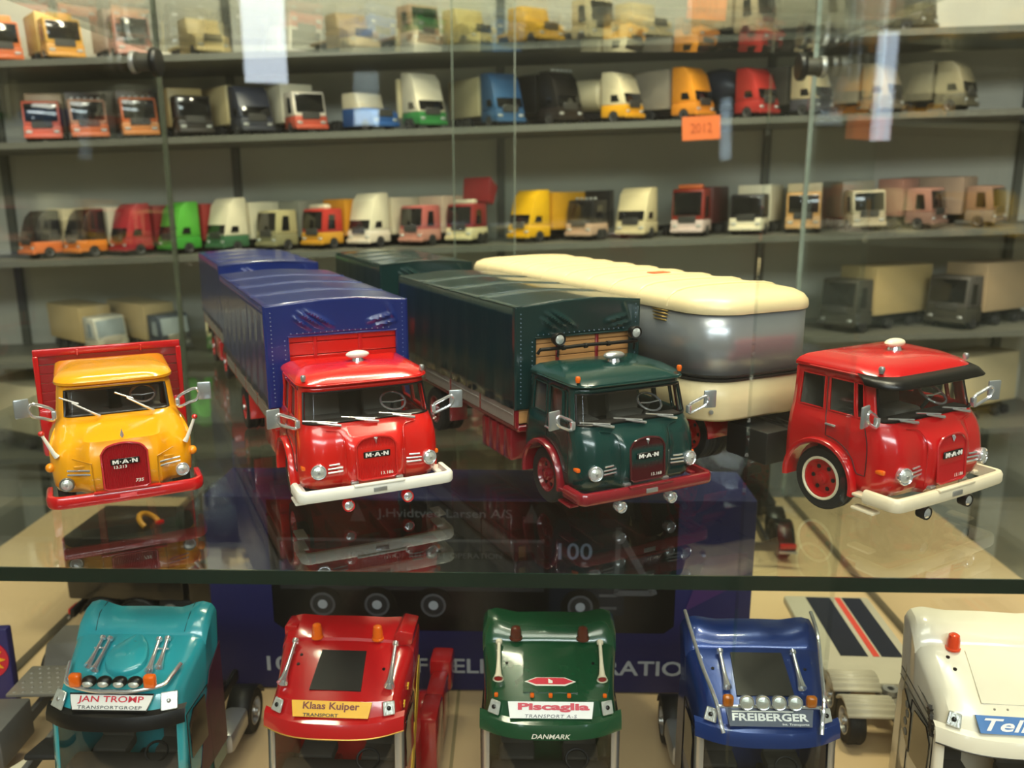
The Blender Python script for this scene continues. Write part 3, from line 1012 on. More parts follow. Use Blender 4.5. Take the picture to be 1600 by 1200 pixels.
# yellow bonneted truck
def bonnet_truck():
    t = thing('bonneted_truck', 'yellow bonneted truck with red grille and red flatbed', 'truck', (-2.53, 5.30, ZS), 27)
    p = YELLOW
    B = .95
    lv = [(.185, .410, .035, .14, B), (.23, .424, .0, .15, B), (.31, .430, -.010, .16, B), (.40, .430, -.004, .17, B), (.45, .424, .010, .17, B), (.49, .412, .04, .17, B),
          (.525, .400, .085, .165, B), (.560, .388, .150, .15, B), (.592, .378, .210, .13, B), (.615, .372, .245, .12, B), (.632, .369, .258, .115, B),
          (.69, .362, .272, .11, B), (.745, .357, .285, .105, B), (.795, .350, .298, .10, B), (.835, .346, .308, .10, B)]
    SILL, TOP = 10, 13

    def disp(q, f):
        a = .085 * sstep(.285, .20, abs(q.x)) * (1 - sstep(.50, .60, q.z)) + .07 * sstep(.30, .15, abs(q.x)) * math.exp(-((q.z - .535) / .035) ** 2)
        a += .02 * math.exp(-((abs(q.x) - .33) / .08) ** 2 - ((q.z - .28) / .09) ** 2)
        return Vector((q.x, q.y - a, q.z))
    G = shell(lv, .015, (.36, .18, .225), disp, .56, .185)
    jw0, jw1 = NS + 5, NTOT - 1 - (NS + 5)
    holes = cells(G, SILL, TOP, jw0, jw1)
    rects = []
    for a, b in ((si(.27), si(.80)),):
        rects += [(a, b), (NTOT - 1 - b, NTOT - 1 - a)]
    for a, b in rects:
        holes |= cells(G, SILL, TOP, a, b)
    build('cab_body', MB().grid(G, skip=holes), p, t, solid=.014, sharp=34)
    w = build('windscreen', MB().grid(patch(G, SILL, TOP, jw0, jw1, .012)), SCREEN, t)
    build('window_seal', MB().tube(border(G, SILL, TOP, jw0, jw1), .009, 6, True), BLACK, w)
    for a, b in rects:
        s = build('side_window', MB().grid(patch(G, SILL, TOP, a, b, .012)), SCREEN, t)
        build('window_seal', MB().tube(border(G, SILL, TOP, a, b), .006, 6, True), p, s)
    build('cab_floor', MB().box((0, .6, .47), (.68, .55, .02)), DASH, t)
    build('rear_wall', MB().rbox((0, B - .006, .53), (.72, .02, .59), .008), plastic('#5b574e', .6), t)
    build('dashboard', MB().rbox((0, .36, .60), (.64, .10, .06), .02), DASH, t)
    seats(t, .66, .53, (-.17, .17))
    steering(t, (.17, .43, .705), .08)
    roof_shell(t, [(.826, .348, .300, .11, B), (.834, .366, .268, .13, B + .004), (.852, .368, .262, .14, B + .004), (.874, .358, .276, .15, B - .005), (.892, .33, .31, .18, B - .03),
                   (.906, .26, .39, .2, B - .09), (.912, .15, .48, .14, B - .18), (.914, .04, .58, .035, B - .26)], p, .015)
    g = grille_part(t, .135, .215, .475, -.118, paint('#a01a22'), lean=.12, arch=.035, framecol=paint('#b02028'))
    badge(g, -.110, .395, .172, 0, .040)
    lettering('13.213', .075, .02, WHITE, g, (-.03, -.112, .362), bold=.02)
    lettering('735', .05, .022, WHITE, g, (.075, -.122, .262), bold=.02, shear=.2)
    build('nose_panel_line', MB().tube([(-.19, -.096, .20), (-.195, -.098, .40), (-.30, -.02, .425)], .004, 6), paint('#b87e0c'), t)
    build('nose_panel_line', MB().tube([(.19, -.096, .20), (.195, -.098, .40), (.30, -.02, .425)], .004, 6), paint('#b87e0c'), t)
    build('bonnet_mascot', MB().add([(-.012, -.04, .548), (.012, -.04, .548), (0, -.06, .535), (0, -.03, .592)], [(0, 1, 3), (0, 2, 3), (1, 2, 3), (0, 1, 2)]), CHROME, t)
    for s in (-1, 1):
        headlamp(t, s * .345, -.018, .262, .045, (s * .12, -1, .06), bezel=mat('lamp_bezel', '#8a8a80', rough=.3, metal=.7) if s < 0 else CHROME)
        for z in (.325, .352):
            build('trim_strip', MB().tube([(s * .205, -.088, z), (s * .24, -.066, z), (s * .335, -.028, z)], .0065, 6), CHROME, t)
        build('nose_vent', MB().rbox((s * .262, -.052, .376), (.07, .012, .018), .006), paint('#d8930e'), t)
        build('turn_signal', MB().ell((s * .432, .12, .345), (.03, .035, .03)), mat('amber_soft', '#f0920e', rough=.2, coat=.5), t)
        m_ = build('position_rod', MB().tube([(s * .385, .055, .43), (s * .402, .05, .46), (s * .452, .04, .585)], [.018, .013, .009], 8), WHITE, t)
        build('rod_ball', MB().ell((s * .456, .04, .597), (.019, .019, .017), 12, 8), REDLENS, m_)
        wheel(t, s * .36, .36, .185, .1, rim=RED2, side=s)
        build('platform_mudguard', MB().rbox((s * .455, 1.08, .34), (.10, .12, .36), .03), RED2, t)
    path = bumper_path(.445, .16, -.075, .07, .012)
    bp = build('bumper', bumper_mb(path, .125, .205), RED2, t)
    build('plate_tray', MB().rbox((0, -.098, .206), (.40, .05, .016), .005), RED2, bp)
    build('number_plate', MB().rbox((0, -.116, .165), (.10, .008, .026), .003), paint('#e0555a'), bp)
    for xb in (-.11, .22):
        wiper(t, xb, .236, .628, .24, -.16, .10, (-.23, -.12, .14, .09))
    mirror_pair(t, [(.385, .28, .62), (.45, .26, .645), (.50, .245, .665), (.52, .24, .715), (.50, .245, .745), (.45, .26, .73), (.385, .28, .685)], (.555, .235, .725), (.09, .02, .125), (0, 0, -.2))
    # flatbed
    chassis_frame(t, .2, 2.4, RED2, .26)
    build('bed_floor', MB().rbox((0, 1.85, .475), (1.0, 1.55, .05), .01), RED2, t)
    zz = [.50 + .41 * k / 6 for k in range(7)]
    DR = paint('#8f1a22')
    for k in range(6):
        build('plank', MB().rbox((0, 1.085, (zz[k] + zz[k + 1]) / 2), (.97, .02, zz[k + 1] - zz[k] - .006), .004, 1), DR, t)
    build('headboard_rail', MB().rbox((0, 1.08, .93), (1.0, .035, .055), .008), RED2, t)
    for x in (-.485, .485):
        build('headboard_post', MB().rbox((x, 1.075, .70), (.035, .035, .42), .006, 1), RED2, t)
    for x in (-.21, .22):
        build('headboard_stay', MB().rbox((x, 1.062, .92), (.02, .02, .05), .005, 1), RED2, t)
    for s in (-1, 1):
        build('side_board', MB().rbox((s * .49, 1.86, .57), (.02, 1.5, .14), .006, 1), DR, t)
    rear_axle(t, 1.85, RED2, CHASSIS)
    return t


bonnet_truck()


# ---------------------------------------------------------------- modern tractor units on the counter
def trumpet(t, a, b, m, mouth=None, r=.03, name='air_horn', foot=None):
    a, b = Vector(a), Vector(b)
    d = b - a
    L = d.length
    prof = [(.012, 0), (.024, .01 * L), (.024, .08 * L), (.013, .1 * L), (.014, .5 * L), (.018, .72 * L), (.024, .88 * L), (r * 1.2, L), (r * .95, L * .985), (.010, L * .9)]
    h = build(name, MB().lathe(prof, a, d, 14), m, t)
    if mouth:
        build('horn_mouth', MB().lathe([(r * .85, L * .99), (1e-6, L * .96)], a, d, 14), mouth, h)
    if foot is not None:
        for q in (.2, .7):
            p = a + d * q
            build('horn_foot', MB().tube([p, (p.x, p.y, p.z - foot)], .008, 6), m, h)
    return h


def beacon(t, c, m, h=.075, r=.028, name='beacon'):
    b = build(name, MB().lathe([(r * 1.08, 0), (r * 1.08, .012), (r * .95, .016), (r * .9, h * .6), (r * .75, h * .9), (r * .4, h), (1e-6, h * 1.02)], c, (0, 0, 1), 16), m, t)
    return b


def hexplate(t, pts, m, name, off=0.0, th=.006):
    """thin plate over a polygon in 3D"""
    P = [Vector(p) for p in pts]
    n = (P[1] - P[0]).cross(P[2] - P[0]).normalized()
    k = len(P)
    mb = MB().add([p + n * off for p in P] + [p + n * (off + th) for p in P], [tuple(range(k))[::-1], tuple(range(k, 2 * k))] + [(i, (i + 1) % k, k + (i + 1) % k, k + i) for i in range(k)])
    return build(name, mb, m, t)


def modern_cab(name, label, loc, yaw, p, o):
    t = thing(name, label, 'truck', loc, yaw, scale=o.get('scale', 1.0))
    B = .84
    ear = o.get('ear', .05)
    zr0, zr1, zr2 = o.get('roof', (1.30, 1.49, 1.58))
    bowk = o.get('bow', .13)
    visor_m = o.get('visor', p)

    def bow(x, y):
        return bowk * (abs(x) / .49) ** 3.0 * max(0, 1 - y / .62)

    prof = [(.045, 1.12), (.05, 1.190), (.062, 1.200), (.125, zr0 - .012), (.15, zr0), (.24, zr0 + (zr1 - zr0) * .22), (.36, zr0 + (zr1 - zr0) * .52), (.48, zr0 + (zr1 - zr0) * .80), (.57, zr1)]
    if o.get('deflector', True):
        prof += [(.585, zr1 + .002), (.595, zr1 + .022), (.66, zr1 + (zr2 - zr1) * .7), (.74, zr2 - .004), (B - .01, zr2 + .006), (B, zr2 - .01)]
    else:
        prof += [(.68, zr1 + .01), (.76, zr2), (B, zr2 - .01)]

    def ztop(y):
        for (a, za), (b, zb) in zip(prof, prof[1:]):
            if a <= y <= b:
                return za + (zb - za) * (y - a) / (b - a)
        return prof[-1][1] if y > B else prof[0][1]

    def zroof(x, y):
        """height of the roof skin at plan position"""
        yy = y - bow(x, y)
        for _ in range(4):
            yy = y - bow(x, max(0, yy))
        yy = max(yy, .046)
        zt = ztop(yy)
        return zt - crown(x) * 1.0 + earz(x, yy)

    def earz(x, y):
        return ear * sstep(.56, .76, y) * sstep(.22, .42, abs(x))

    def crown(x):
        return .016 * (x / .4) ** 2

    hw = [0, .08, .16, .24, .30, .34, .38, .41]
    G = []
    for y, zt in prof:
        narrow = .045 * sstep(.0, .14, y) - .075 * sstep(.2, .7, y)
        row = []
        left = [(-.492, .30), (-.492, .62), (-.490, .90), (-.487, 1.05), (-.480, min(1.10, zt - .05))]
        we = .487 - narrow * .55
        zc = zt - crown(.41)
        left += [(-we, zc - .075), (-we + .012, zc - .045), (-we + .034, zc - .018)]
        for x in hw[::-1]:
            xx = min(x, we - .05)
            left.append((-xx, zt - crown(xx)))
        pts = left + [(-a, b) for a, b in left[:-1][::-1]]
        for x, z in pts:
            row.append((x, y + bow(x, y), z + (earz(x, y) if z > zt - .12 else 0)))
        G.append(row)
    build('cab_shell', MB().grid(G), p, t, sharp=28, solid=.012)
    build('rear_wall', MB().prism([(-.48, .3), (.48, .3), (.48, 1.1), (.43, zr1), (-.43, zr1), (-.48, 1.1)], B - .03, B - .012, 'y'), p, t)
    # front: pillars, screen, lower panel
    xs = [-.492, -.47, -.435, -.40, -.3, -.2, -.1, 0, .1, .2, .3, .40, .435, .47, .492]
    zs = [.22, .30, .42, .58, .62, .78, .95, 1.05, 1.125]

    def yf(z):
        return -.02 + .065 * max(0, (z - .55) / .6)
    F = [[(x, yf(z) + bow(x, 0), z) for x in xs] for z in zs]
    scr = {(k, j) for k in range(4, 8) for j in range(2, len(xs) - 3)}
    low = {(k, j) for k in range(0, 4) for j in range(len(xs) - 1)}
    allc = {(k, j) for k in range(len(zs) - 1) for j in range(len(xs) - 1)}
    build('front_panel', MB().grid(F, skip=allc - low), p, t, solid=.012)
    build('screen_pillars', MB().grid(F, skip=scr | low), o.get('pillar', p), t, solid=.012)
    F2 = [[(x, y + .006, z) for x, y, z in row] for row in F]
    build('windscreen', MB().grid(F2, skip=allc - scr), SCREEN, t)
    build('dashboard', MB().rbox((0, .22, .64), (.86, .2, .10), .03), DASH, t)
    build('steering_wheel', MB().tube([(.2 + .08 * math.cos(a), .26 + .05 * math.sin(a), .73 + .05 * math.sin(a)) for a in [k * math.pi / 12 for k in range(24)]], .01, 6, True), BLACK, t)
    seats(t, .5, .6, (-.24, .24), plastic('#4a463f', .8))
    for s in (-1, 1):
        build('seat_curtain', MB().rbox((s * .22, .80, .92), (.40, .03, .34), .012), plastic('#5d5a52', .8), t)
    for xb in (-.22, .12):
        wiper(t, xb, .0, .62, .06, -.2, .06, (-.26, -.05, .08, .05))
    gm = build('grille', MB().rbox((0, -.045, .45), (.62, .03, .2), .02), BLACK, t)
    for k in range(4):
        build('grille_slat', MB().rbox((0, -.066, .385 + .043 * k), (.58, .02, .012), .004, 1), p, gm)
    bp = build('bumper', bumper_mb(bumper_path(.50, .2, -.02, .12, .03), .08, .28), p, t)
    for s in (-1, 1):
        build('headlamp', MB().rbox((s * .37, -.02, .22), (.14, .06, .08), .02, 2, (0, 0, s * .4)), LENS, t)
    # sun visor
    if o.get('visor_on', True):
        xv = [-.50 + k * .05 for k in range(21)]
        G = []
        for q, (dy, z) in enumerate(((.01, 1.197), (-.035, 1.180), (-.058, 1.135), (-.066, 1.085), (-.056, 1.083), (-.046, 1.13), (-.02, 1.165))):
            G.append([(x, .045 + dy + bow(min(.49, abs(x)), 0), z) for x in xv])
        v = build('sun_visor', MB().grid(G), visor_m, t)
        for s in (-1, 1):
            pass
        if o.get('visor_lip'):
            build('visor_trim', MB().tube([(x, .045 - .066 + bow(min(.49, abs(x)), 0), 1.084) for x in xv], .005, 6), o['visor_lip'], v)
        if o.get('visor_text'):
            lettering(o['visor_text'], .27, .034, WHITE, v, (0, -.022, 1.118), (R(-10), 0, 0), bold=.014, shear=.25)
    # illuminated sign on the sloping brow
    sg = o.get('sign')
    if sg:
        y0, z0, y1, z1 = .062, 1.200, .125, zr0 - .012
        ang = math.atan2(y1 - y0, z1 - z0)
        w, h = sg.get('w', .58), sg.get('h', .105)
        c = ((y0 + y1) / 2, (z0 + z1) / 2)
        nrm = Vector((0, -math.cos(ang), math.sin(ang)))
        pos = Vector((sg.get('x', 0), c[0], c[1])) + nrm * .013 + Vector((0, 0, sg.get('dz', 0)))
        tp = sg.get('taper', .02)
        sn = build('roof_sign', MB().prism([(-w / 2 + tp, -h / 2), (w / 2 - tp, -h / 2), (w / 2, h / 2), (-w / 2, h / 2)], -.006, .006, 'y'), sg['bg'], t, pos, (-ang, 0, 0))
        if sg.get('frame'):
            build('sign_frame', MB().tube([(-w / 2 + tp, -.005, -h / 2), (w / 2 - tp, -.005, -h / 2), (w / 2, -.005, h / 2), (-w / 2, -.005, h / 2)], .0065, 6, True), sg['frame'], sn)
        for (txt, x, z, tw, th_, m, kw) in sg['text']:
            lettering(txt, tw, th_, m, sn, (x, -.005, z), **kw)
        for bars in sg.get('bars', ()):
            build('sign_line', MB().box((bars[0], -.008, bars[1]), (bars[2], .003, bars[3])), WHITE, sn)
    # brow lamps
    for s in (-1, 1):
        x = s * .395
        yb = .085 + bow(x, .08)
        bl = 1.35 if o.get('teal') else 1.0
        b = build('brow_lamp', MB().prism([(q * bl, r_ * bl) for q, r_ in ((-.045, -.045), (.04 if s > 0 else .045, -.05), (.05 if s > 0 else .04, .042), (-.035, .048))], -.008, .008, 'y', .006, 1), LENS, t, (x, yb - .016, 1.245), (R(-30), 0, s * R(26)))
        build('bulb', MB().ell((0, -.012, 0), (.016, .008, .016), 10, 6), BLACK if not o.get('teal') else SILVER, b)
    # roof hatch
    ht = o.get('hatch')
    if ht:
        m, x0, x1, ya, yb, tap = ht
        P = [(-x1 - tap, ya), (x1 + tap, ya), (x1, yb), (-x1, yb)]
        hexplate(t, [(x, y, zroof(0, y) - .004) for x, y in P], m, 'roof_hatch', 0, .010)
    # side glazing and seams
    for s in (-1, 1):
        build('side_window', MB().prism([(.20, .72), (.50, .70), (.50, 1.06), (.28, 1.08), (.20, 1.0)], s * .490, s * .500, 'x', .006, 1), SMOKED, t)
        build('door_seam', MB().tube([(s * .494, .56, .32), (s * .494, .56, 1.1), (s * .492, .17, 1.1), (s * .494, .15, .32)], .004, 5), BLACK, t)
        wheel(t, s * .42, .42, .2, .12, rim=SILVER, side=s)
        build('mudguard', MB().rbox((s * .42, .42, .43), (.14, .52, .03), .012), BLACK, t)
    # chassis
    cm = o.get('chassis', CHASSIS)
    L = o.get('L', 1.98)
    chassis_frame(t, .1, L, cm)
    if o.get('rear', True):
        for s in (-1, 1):
            wheel(t, s * .40, L - .42, .2, .18, rim=SILVER, side=s)
            build('fuel_tank', MB().rbox((s * .40, 1.16, .28), (.2, .42, .2), .05), SILVER, t)
            gm_ = o.get('guard', cm)
            for k in range(2):
                G = []
                for q in range(9):
                    a = math.pi * (.1 + .8 * q / 8)
                    G.append([(s * xx, L - .42 + math.cos(a) * .235, .19 + math.sin(a) * .235) for xx in (.29, .5)])
                if k == 0:
                    build('rear_mudguard', MB().grid(G), gm_, t, solid=.012)
        build('fifth_wheel', MB().rbox((0, L - .45, .40), (.38, .34, .04), .02), CHASSIS, t)
        build('deck_plate', MB().rbox((0, 1.12, .375), (.34, .5, .02), .006), mat('deck_grey', '#77746d', rough=.5, metal=.3), t)
    t_roof = (zroof, bow)
    return t, zroof, bow


TEAL = paint('#2a9aa6')
TEALL = paint('#2a9aa6')
SCRED = paint('#b8141a')
SCGREEN = paint('#0f4529')
SCBLUE = mat('paint_metallic_blue', '#12357a', rough=.30, metal=.35, coat=.7, var=.06, bump=.02, bscale=40)
SCWHITE = paint('#efe6d0')
HATCHB = mat('hatch_black', '#12110f', rough=.5, var=.2)
SIGNW = plastic('#ece9e4', .3)
TXTRED = mat('print_red', '#cf1f38', rough=.4)
TXTGREY = mat('print_grey', '#55575c', rough=.4)
TXTDARK = mat('print_brown', '#7a3018', rough=.4)
TXTBLACK = mat('print_black', '#231f1c', rough=.4)

# teal cab
tt, zr, bw = modern_cab('tractor_unit', 'teal tractor unit with four black spot lamps above a white roof sign', (-2.84, 5.27, ZL), -1.5, TEAL, dict(
    teal=True, visor=BLACK, roof=(1.30, 1.50, 1.60), ear=.065,
    sign=dict(bg=SIGNW, frame=BLACK, w=.60, h=.112, taper=.035, text=[('JAN TROMP', .0, .016, .47, .054, TXTRED, dict(bold=.014)), ('TRANSPORTGROEP', 0, -.033, .46, .022, TXTGREY, dict(bold=.012, space=1.1))])))
# air-conditioning pod
G = []
for k, (q, h) in enumerate(((1.0, .0), (.99, .03), (.95, .048), (.80, .056), (.4, .06), (.02, .06))):
    row = []
    for i in range(28):
        a = 2 * math.pi * i / 28
        x = .155 * q * math.cos(a)
        y = .36 + (.115 if math.sin(a) < 0 else .22) * q * math.sin(a)
        taper = 1 - .22 * max(0, math.sin(a))
        row.append((x * taper, y, zr(x * taper, y) - .006 + h * (1 if y < .42 else max(.3, 1 - (y - .42) / .16))))
    G.append(row)
pod = build('roof_pod', MB().grid(G, wrap=True), TEAL, tt)
for k in range(9):
    a = k * 2 * math.pi / 9
    c = (.048 * math.cos(a), .46 + .044 * math.sin(a))
    build('vent_slot', MB().rbox((c[0], c[1], zr(0, c[1]) + .036 - .02 * sstep(.42, .5, c[1])), (.020, .026, .012), .003, 1, (R(4), 0, a)), BLACK, pod)
for s in (-1, 1):
    for x, y0, y1 in ((.185, .52, .27), (.245, .53, .30)):
        trumpet(tt, (s * x, y0, zr(x, y0) + .035), (s * (x + .015), y1, zr(x, y1) + .035), CHROME, r=.028, foot=.03)
    build('horn_bracket', MB().tube([(s * .18, .45, zr(.2, .45) + .02), (s * .28, .45, zr(.2, .45) + .02)], .008, 6), CHROME, tt)
bar = build('light_bar', MB().tube([(-.41, .34, 1.41), (-.38, .24, 1.375), (-.34, .16, 1.345), (-.15, .11, 1.325), (0, .105, 1.325), (.15, .11, 1.325), (.34, .16, 1.345), (.38, .24, 1.375), (.41, .34, 1.41)], .015, 8, False, 4), CHROME, tt)
for i, x in enumerate((-.165, -.055, .055, .165)):
    l = build('spot_lamp', MB().ell((x, .135, 1.385), (.054, .042, .040), 16, 10), BLACK, tt)
    build('lens', MB().ell((x, .110, 1.380), (.040, .026, .026), 12, 8), LENS, l)
for s in (-1, 1):
    l = build('amber_lamp', MB().rbox((s * .268, .14, 1.390), (.085, .06, .10), .02, 3), AMBER, tt)
for s in (-1, 1):
    build('deflector_seam', MB().tube([(s * .34, .60, zr(.34, .60) + .002), (s * .35, .70, zr(.35, .70) + .006), (s * .345, .83, zr(.345, .83) + .004)], .004, 5), mat('seam_teal', '#14565e', rough=.5), tt)
build('flank_graphic', MB().prism([(.30, .45), (.86, .42), (.86, 1.30), (.62, 1.18), (.45, .85)], .4925, .4965, 'x'), mat('print_magenta_black', '#4a1030', rough=.35, var=.9, vscale=5), tt)

# red cab
tr_, zr, bw = modern_cab('tractor_unit', 'red tractor unit with yellow roof sign and two orange beacons', (-1.267, 5.19, ZL), -3.2, SCRED, dict(
    roof=(1.30, 1.49, 1.56), ear=.02, visor_lip=mat('gold_trim', '#c9a04c', rough=.3, metal=.5), chassis=paint('#8c1216'), guard=SCRED, pillar=SILVER,
    hatch=(HATCHB, 0, .165, .20, .50, .02),
    sign=dict(bg=plastic('#f2b50f', .35), w=.57, h=.108, text=[('Klaas Kuiper', .0, .014, .40, .062, TXTDARK, dict(bold=.022)), ('TRANSPORT', -.07, -.040, .25, .022, TXTBLACK, dict(bold=.02))])))
for s in (-1, 1):
    trumpet(tr_, (s * .375, .55, zr(.37, .55) + .05), (s * .385, .22, zr(.385, .24) + .05), CHROME, r=.034, foot=.045)
    beacon(tr_, (s * .23, .60, zr(.23, .60) - .004), AMBER, .115, .042)
for c in ((-.315, .47), (-.32, .40), (.315, .38)):
    build('mounting_hole', MB().lathe([(.012, -.004), (.012, .004)], (c[0], c[1], zr(c[0], c[1])), (0, -.25, 1), 10), BLACK, tr_)
for s in (1,):
    build('side_deflector', MB().prism([(-.0, .0), (.12, .02), (.13, .11), (.02, .13), (-.02, .08)], .56, .84, 'y', .012, 2), SCRED, tr_, (.375, .0, 1.47))
build('side_deflector', MB().prism([(.0, .0), (-.10, .0), (-.10, .07), (-.0, .08)], .66, .84, 'y', .01, 2), SCRED, tr_, (-.40, 0, 1.48))
build('flank_stripe', MB().prism([(.30, .40), (.42, .40), (.84, 1.10), (.84, 1.24), (.74, 1.16)], .4925, .4975, 'x'), plastic('#d9b21a', .35), tr_)
for k, (y, z) in enumerate(((.26, 1.2), (.42, 1.24), (.58, 1.28))):
    st = [(y + (.028 if i % 2 == 0 else .011) * math.cos(R(90 + 36 * i)), z + (.028 if i % 2 == 0 else .011) * math.sin(R(90 + 36 * i))) for i in range(10)]
    build('star_decal', MB().prism(st, .478, .486, 'x'), plastic('#e0b63a', .35), tr_)
for y, h in ((1.10, .62), (1.50, .56)):
    build('side_fairing', MB().rbox((.53, y, .36), (.16, .38, h - .1), .03), paint('#9c1519'), tr_)
build('side_fairing', MB().rbox((.53, 1.82, .52), (.2, .26, .3), .03), SCRED, tr_)
build('side_fairing', MB().rbox((-.53, 1.3, .36), (.14, .5, .4), .03), paint('#9c1519'), tr_)

# green cab
tg, zr, bw = modern_cab('tractor_unit', 'dark green tractor unit with white roof sign and cream air horns', (.269, 5.18, ZL), -1.0, SCGREEN, dict(
    roof=(1.30, 1.49, 1.60), ear=.045, visor_text='DANMARK', pillar=SILVER,
    hatch=(SCGREEN, 0, .195, .19, .555, .0),
    sign=dict(bg=SIGNW, w=.60, h=.110, taper=.015, text=[('Piscaglia', .02, .016, .50, .060, TXTRED, dict(bold=.045)), ('TRANSPORT A-S', .0, -.040, .36, .022, TXTGREY, dict(bold=.01, space=1.15, shear=.15))])))
CREAMH = plastic('#e8dcc0', .3)
for s in (-1, 1):
    trumpet(tg, (s * .375, .56, zr(.37, .56) + .045), (s * .372, .27, zr(.37, .27) + .045), CREAMH, REDLENS, r=.034, foot=.04)
    beacon(tg, (s * .25, .60, zr(.25, .60) - .004), DARKAMBER, .10, .046)
    build('marker_lamp', MB().rbox((s * .385, .20, zr(.385, .20) + .006), (.03, .03, .026), .008), AMBER, tg)
    build('mounting_hole', MB().lathe([(.011, -.004), (.011, .004)], (s * .315, .42, zr(.315, .42)), (0, -.25, 1), 10), BLACK, tg)
for x in (-.13, 0, .13):
    build('marker_lamp', MB().rbox((x, .160, 1.316), (.03, .035, .026), .008), AMBER, tg)
AR = [(-.175, 0), (-.10, .028), (.10, .028), (.175, 0), (.10, -.028), (-.10, -.028)]
hw = build('roof_emblem', MB().add([(x * 1.05, .26 + y * 1.15, zr(0, .26 + y) + .010) for x, y in AR], [(0, 1, 2, 3, 4, 5)]), WHITE, tg, normals=False)
build('emblem_field', MB().add([(x * .94, .26 + y * .85, zr(0, .26 + y) + .013) for x, y in AR], [(0, 1, 2, 3, 4, 5)]), TXTRED, hw, normals=False)
build('emblem_mark', MB().add([(-.014, .245, zr(0, .245) + .015), (.016, .245, zr(0, .245) + .015), (.016, .262, zr(0, .262) + .015), (-.014, .278, zr(0, .278) + .015)], [(0, 1, 2, 3)]), WHITE, hw, normals=False)

# blue cab
tb, zr, bw = modern_cab('tractor_unit', 'metallic blue tractor unit with chrome roof rails and four round spot lamps', (1.77, 5.09, ZL), -1.5, SCBLUE, dict(
    roof=(1.30, 1.49, 1.59), ear=.035, pillar=SILVER,
    hatch=(HATCHB, 0, .185, .22, .54, .015),
    sign=dict(bg=mat('sign_navy', '#16233f', rough=.35), w=.60, h=.112, text=[('FREIBERGER', .0, .004, .52, .050, SIGNW, dict(bold=.03)), ('Int. Transporte', .17, -.042, .18, .018, SIGNW, dict(bold=.015))], bars=[(-.05, .040, .42, .007)])))
for s in (-1, 1):
    build('roof_rail', MB().tube([(s * .33, .00, 1.185), (s * .345, .045, 1.24), (s * .37, .12, 1.36), (s * .42, .36, 1.47), (s * .46, .60, 1.60), (s * .475, .82, 1.66)], .014, 8, False, 4), CHROME, tb)
    trumpet(tb, (s * .265, .53, zr(.26, .53) + .04), (s * .262, .25, zr(.26, .25) + .04), CHROME, r=.028, foot=.035)
    build('amber_lamp', MB().rbox((s * .285, .12, 1.358), (.075, .055, .085), .022, 3), mat('amber_brown', '#b5610f', rough=.15, coat=.8), tb)
    build('mounting_hole', MB().lathe([(.012, -.004), (.012, .004)], (s * .33, .43, zr(.33, .43)), (0, -.25, 1), 10), BLACK, tb)
build('light_bar', MB().tube([(-.36, .12, 1.312), (.36, .12, 1.312)], .013, 8), CHROME, tb)
for x in (-.165, -.055, .055, .165):
    l = build('spot_lamp', MB().lathe([(.015, .06), (.042, .04), (.052, 0), (.05, -.014), (.043, -.010)], (0, 0, 0), (0, 1, -.25), 20), CHROME, tb, (x, .09, 1.365))
    build('lens', MB().lathe([(.044, -.008), (.025, -.018), (1e-6, -.021)], (0, 0, 0), (0, 1, -.25), 16), LENS, l)
    build('lamp_stem', MB().tube([(0, .01, 0), (0, .02, -.05)], .008, 6), CHROME, l)

# cream-white cab
twt, zr, bw = modern_cab('tractor_unit', 'cream white tractor unit with blue roof sign and black flower decals', (3.38, 4.90, ZL), -6, SCWHITE, dict(
    scale=1.05, roof=(1.30, 1.52, 1.65), ear=.03, visor=SCWHITE, visor_lip=BLACK, chassis=plastic('#8b8272', .5), guard=plastic('#9d9484', .45), L=1.15, rear=False,
    hatch=(SCWHITE, 0, .20, .20, .54, .01),
    sign=dict(bg=plastic('#2e6fb4', .35), w=.56, h=.108, taper=.02, text=[('Tello', -.05, .0, .36, .075, SIGNW, dict(bold=.02, shear=.35))])))
for s in (-1, 1):
    beacon(twt, (s * .27, .56, zr(.27, .56) - .004), mat('red_orange_lens', '#ee4a22', rough=.15, coat=.8), .115, .046)
    build('mounting_hole', MB().lathe([(.013, -.004), (.013, .004)], (s * .30, .42, zr(.3, .42)), (0, -.25, 1), 10), BLACK, twt)
    build('mounting_hole', MB().lathe([(.013, -.004), (.013, .004)], (s * .32, .50, zr(.32, .50)), (0, -.25, 1), 10), BLACK, twt)
    for x in (.06, .14):
        build('mounting_hole', MB().lathe([(.007, -.004), (.007, .004)], (s * x, .168, zr(x, .17)), (0, -.25, 1), 8), mat('hole_grey', '#8d8778'), twt)
build('rear_quarter_window', MB().prism([(.52, .70), (.70, .82), (.74, 1.06), (.70, 1.10), (.54, 1.0)], -.500, -.489, 'x', .006, 1), SMOKED, twt)
for k in range(3):
    build('pin_stripe', MB().tube([(-.482 - .004 * k, .82, 1.26 - .06 * k), (-.480 - .004 * k, .52, 1.235 - .06 * k), (-.480 - .004 * k, .30 - .03 * k, 1.21 - .055 * k)], .005, 5), mat('stripe_grey', '#57524a', rough=.5), twt)
    y, z = .27 - .035 * k + (.02 if k == 2 else 0), 1.205 - .055 * k
    st = [(y + (.042 if i % 2 == 0 else .018) * math.cos(R(22 * i)), z + (.042 if i % 2 == 0 else .018) * math.sin(R(22.5 * i))) for i in range(16)]
    build('flower_decal', MB().prism(st, -.499, -.478, 'x'), mat('decal_black', '#3a352f', rough=.5), twt)
for k, z in enumerate((.82, .89, .96, 1.02)):
    build('clover_decal', MB().ell((-.502, .60 + .02 * (k % 2), z), (.004, .03, .028), 8, 6), plastic('#8b8980', .5), twt)
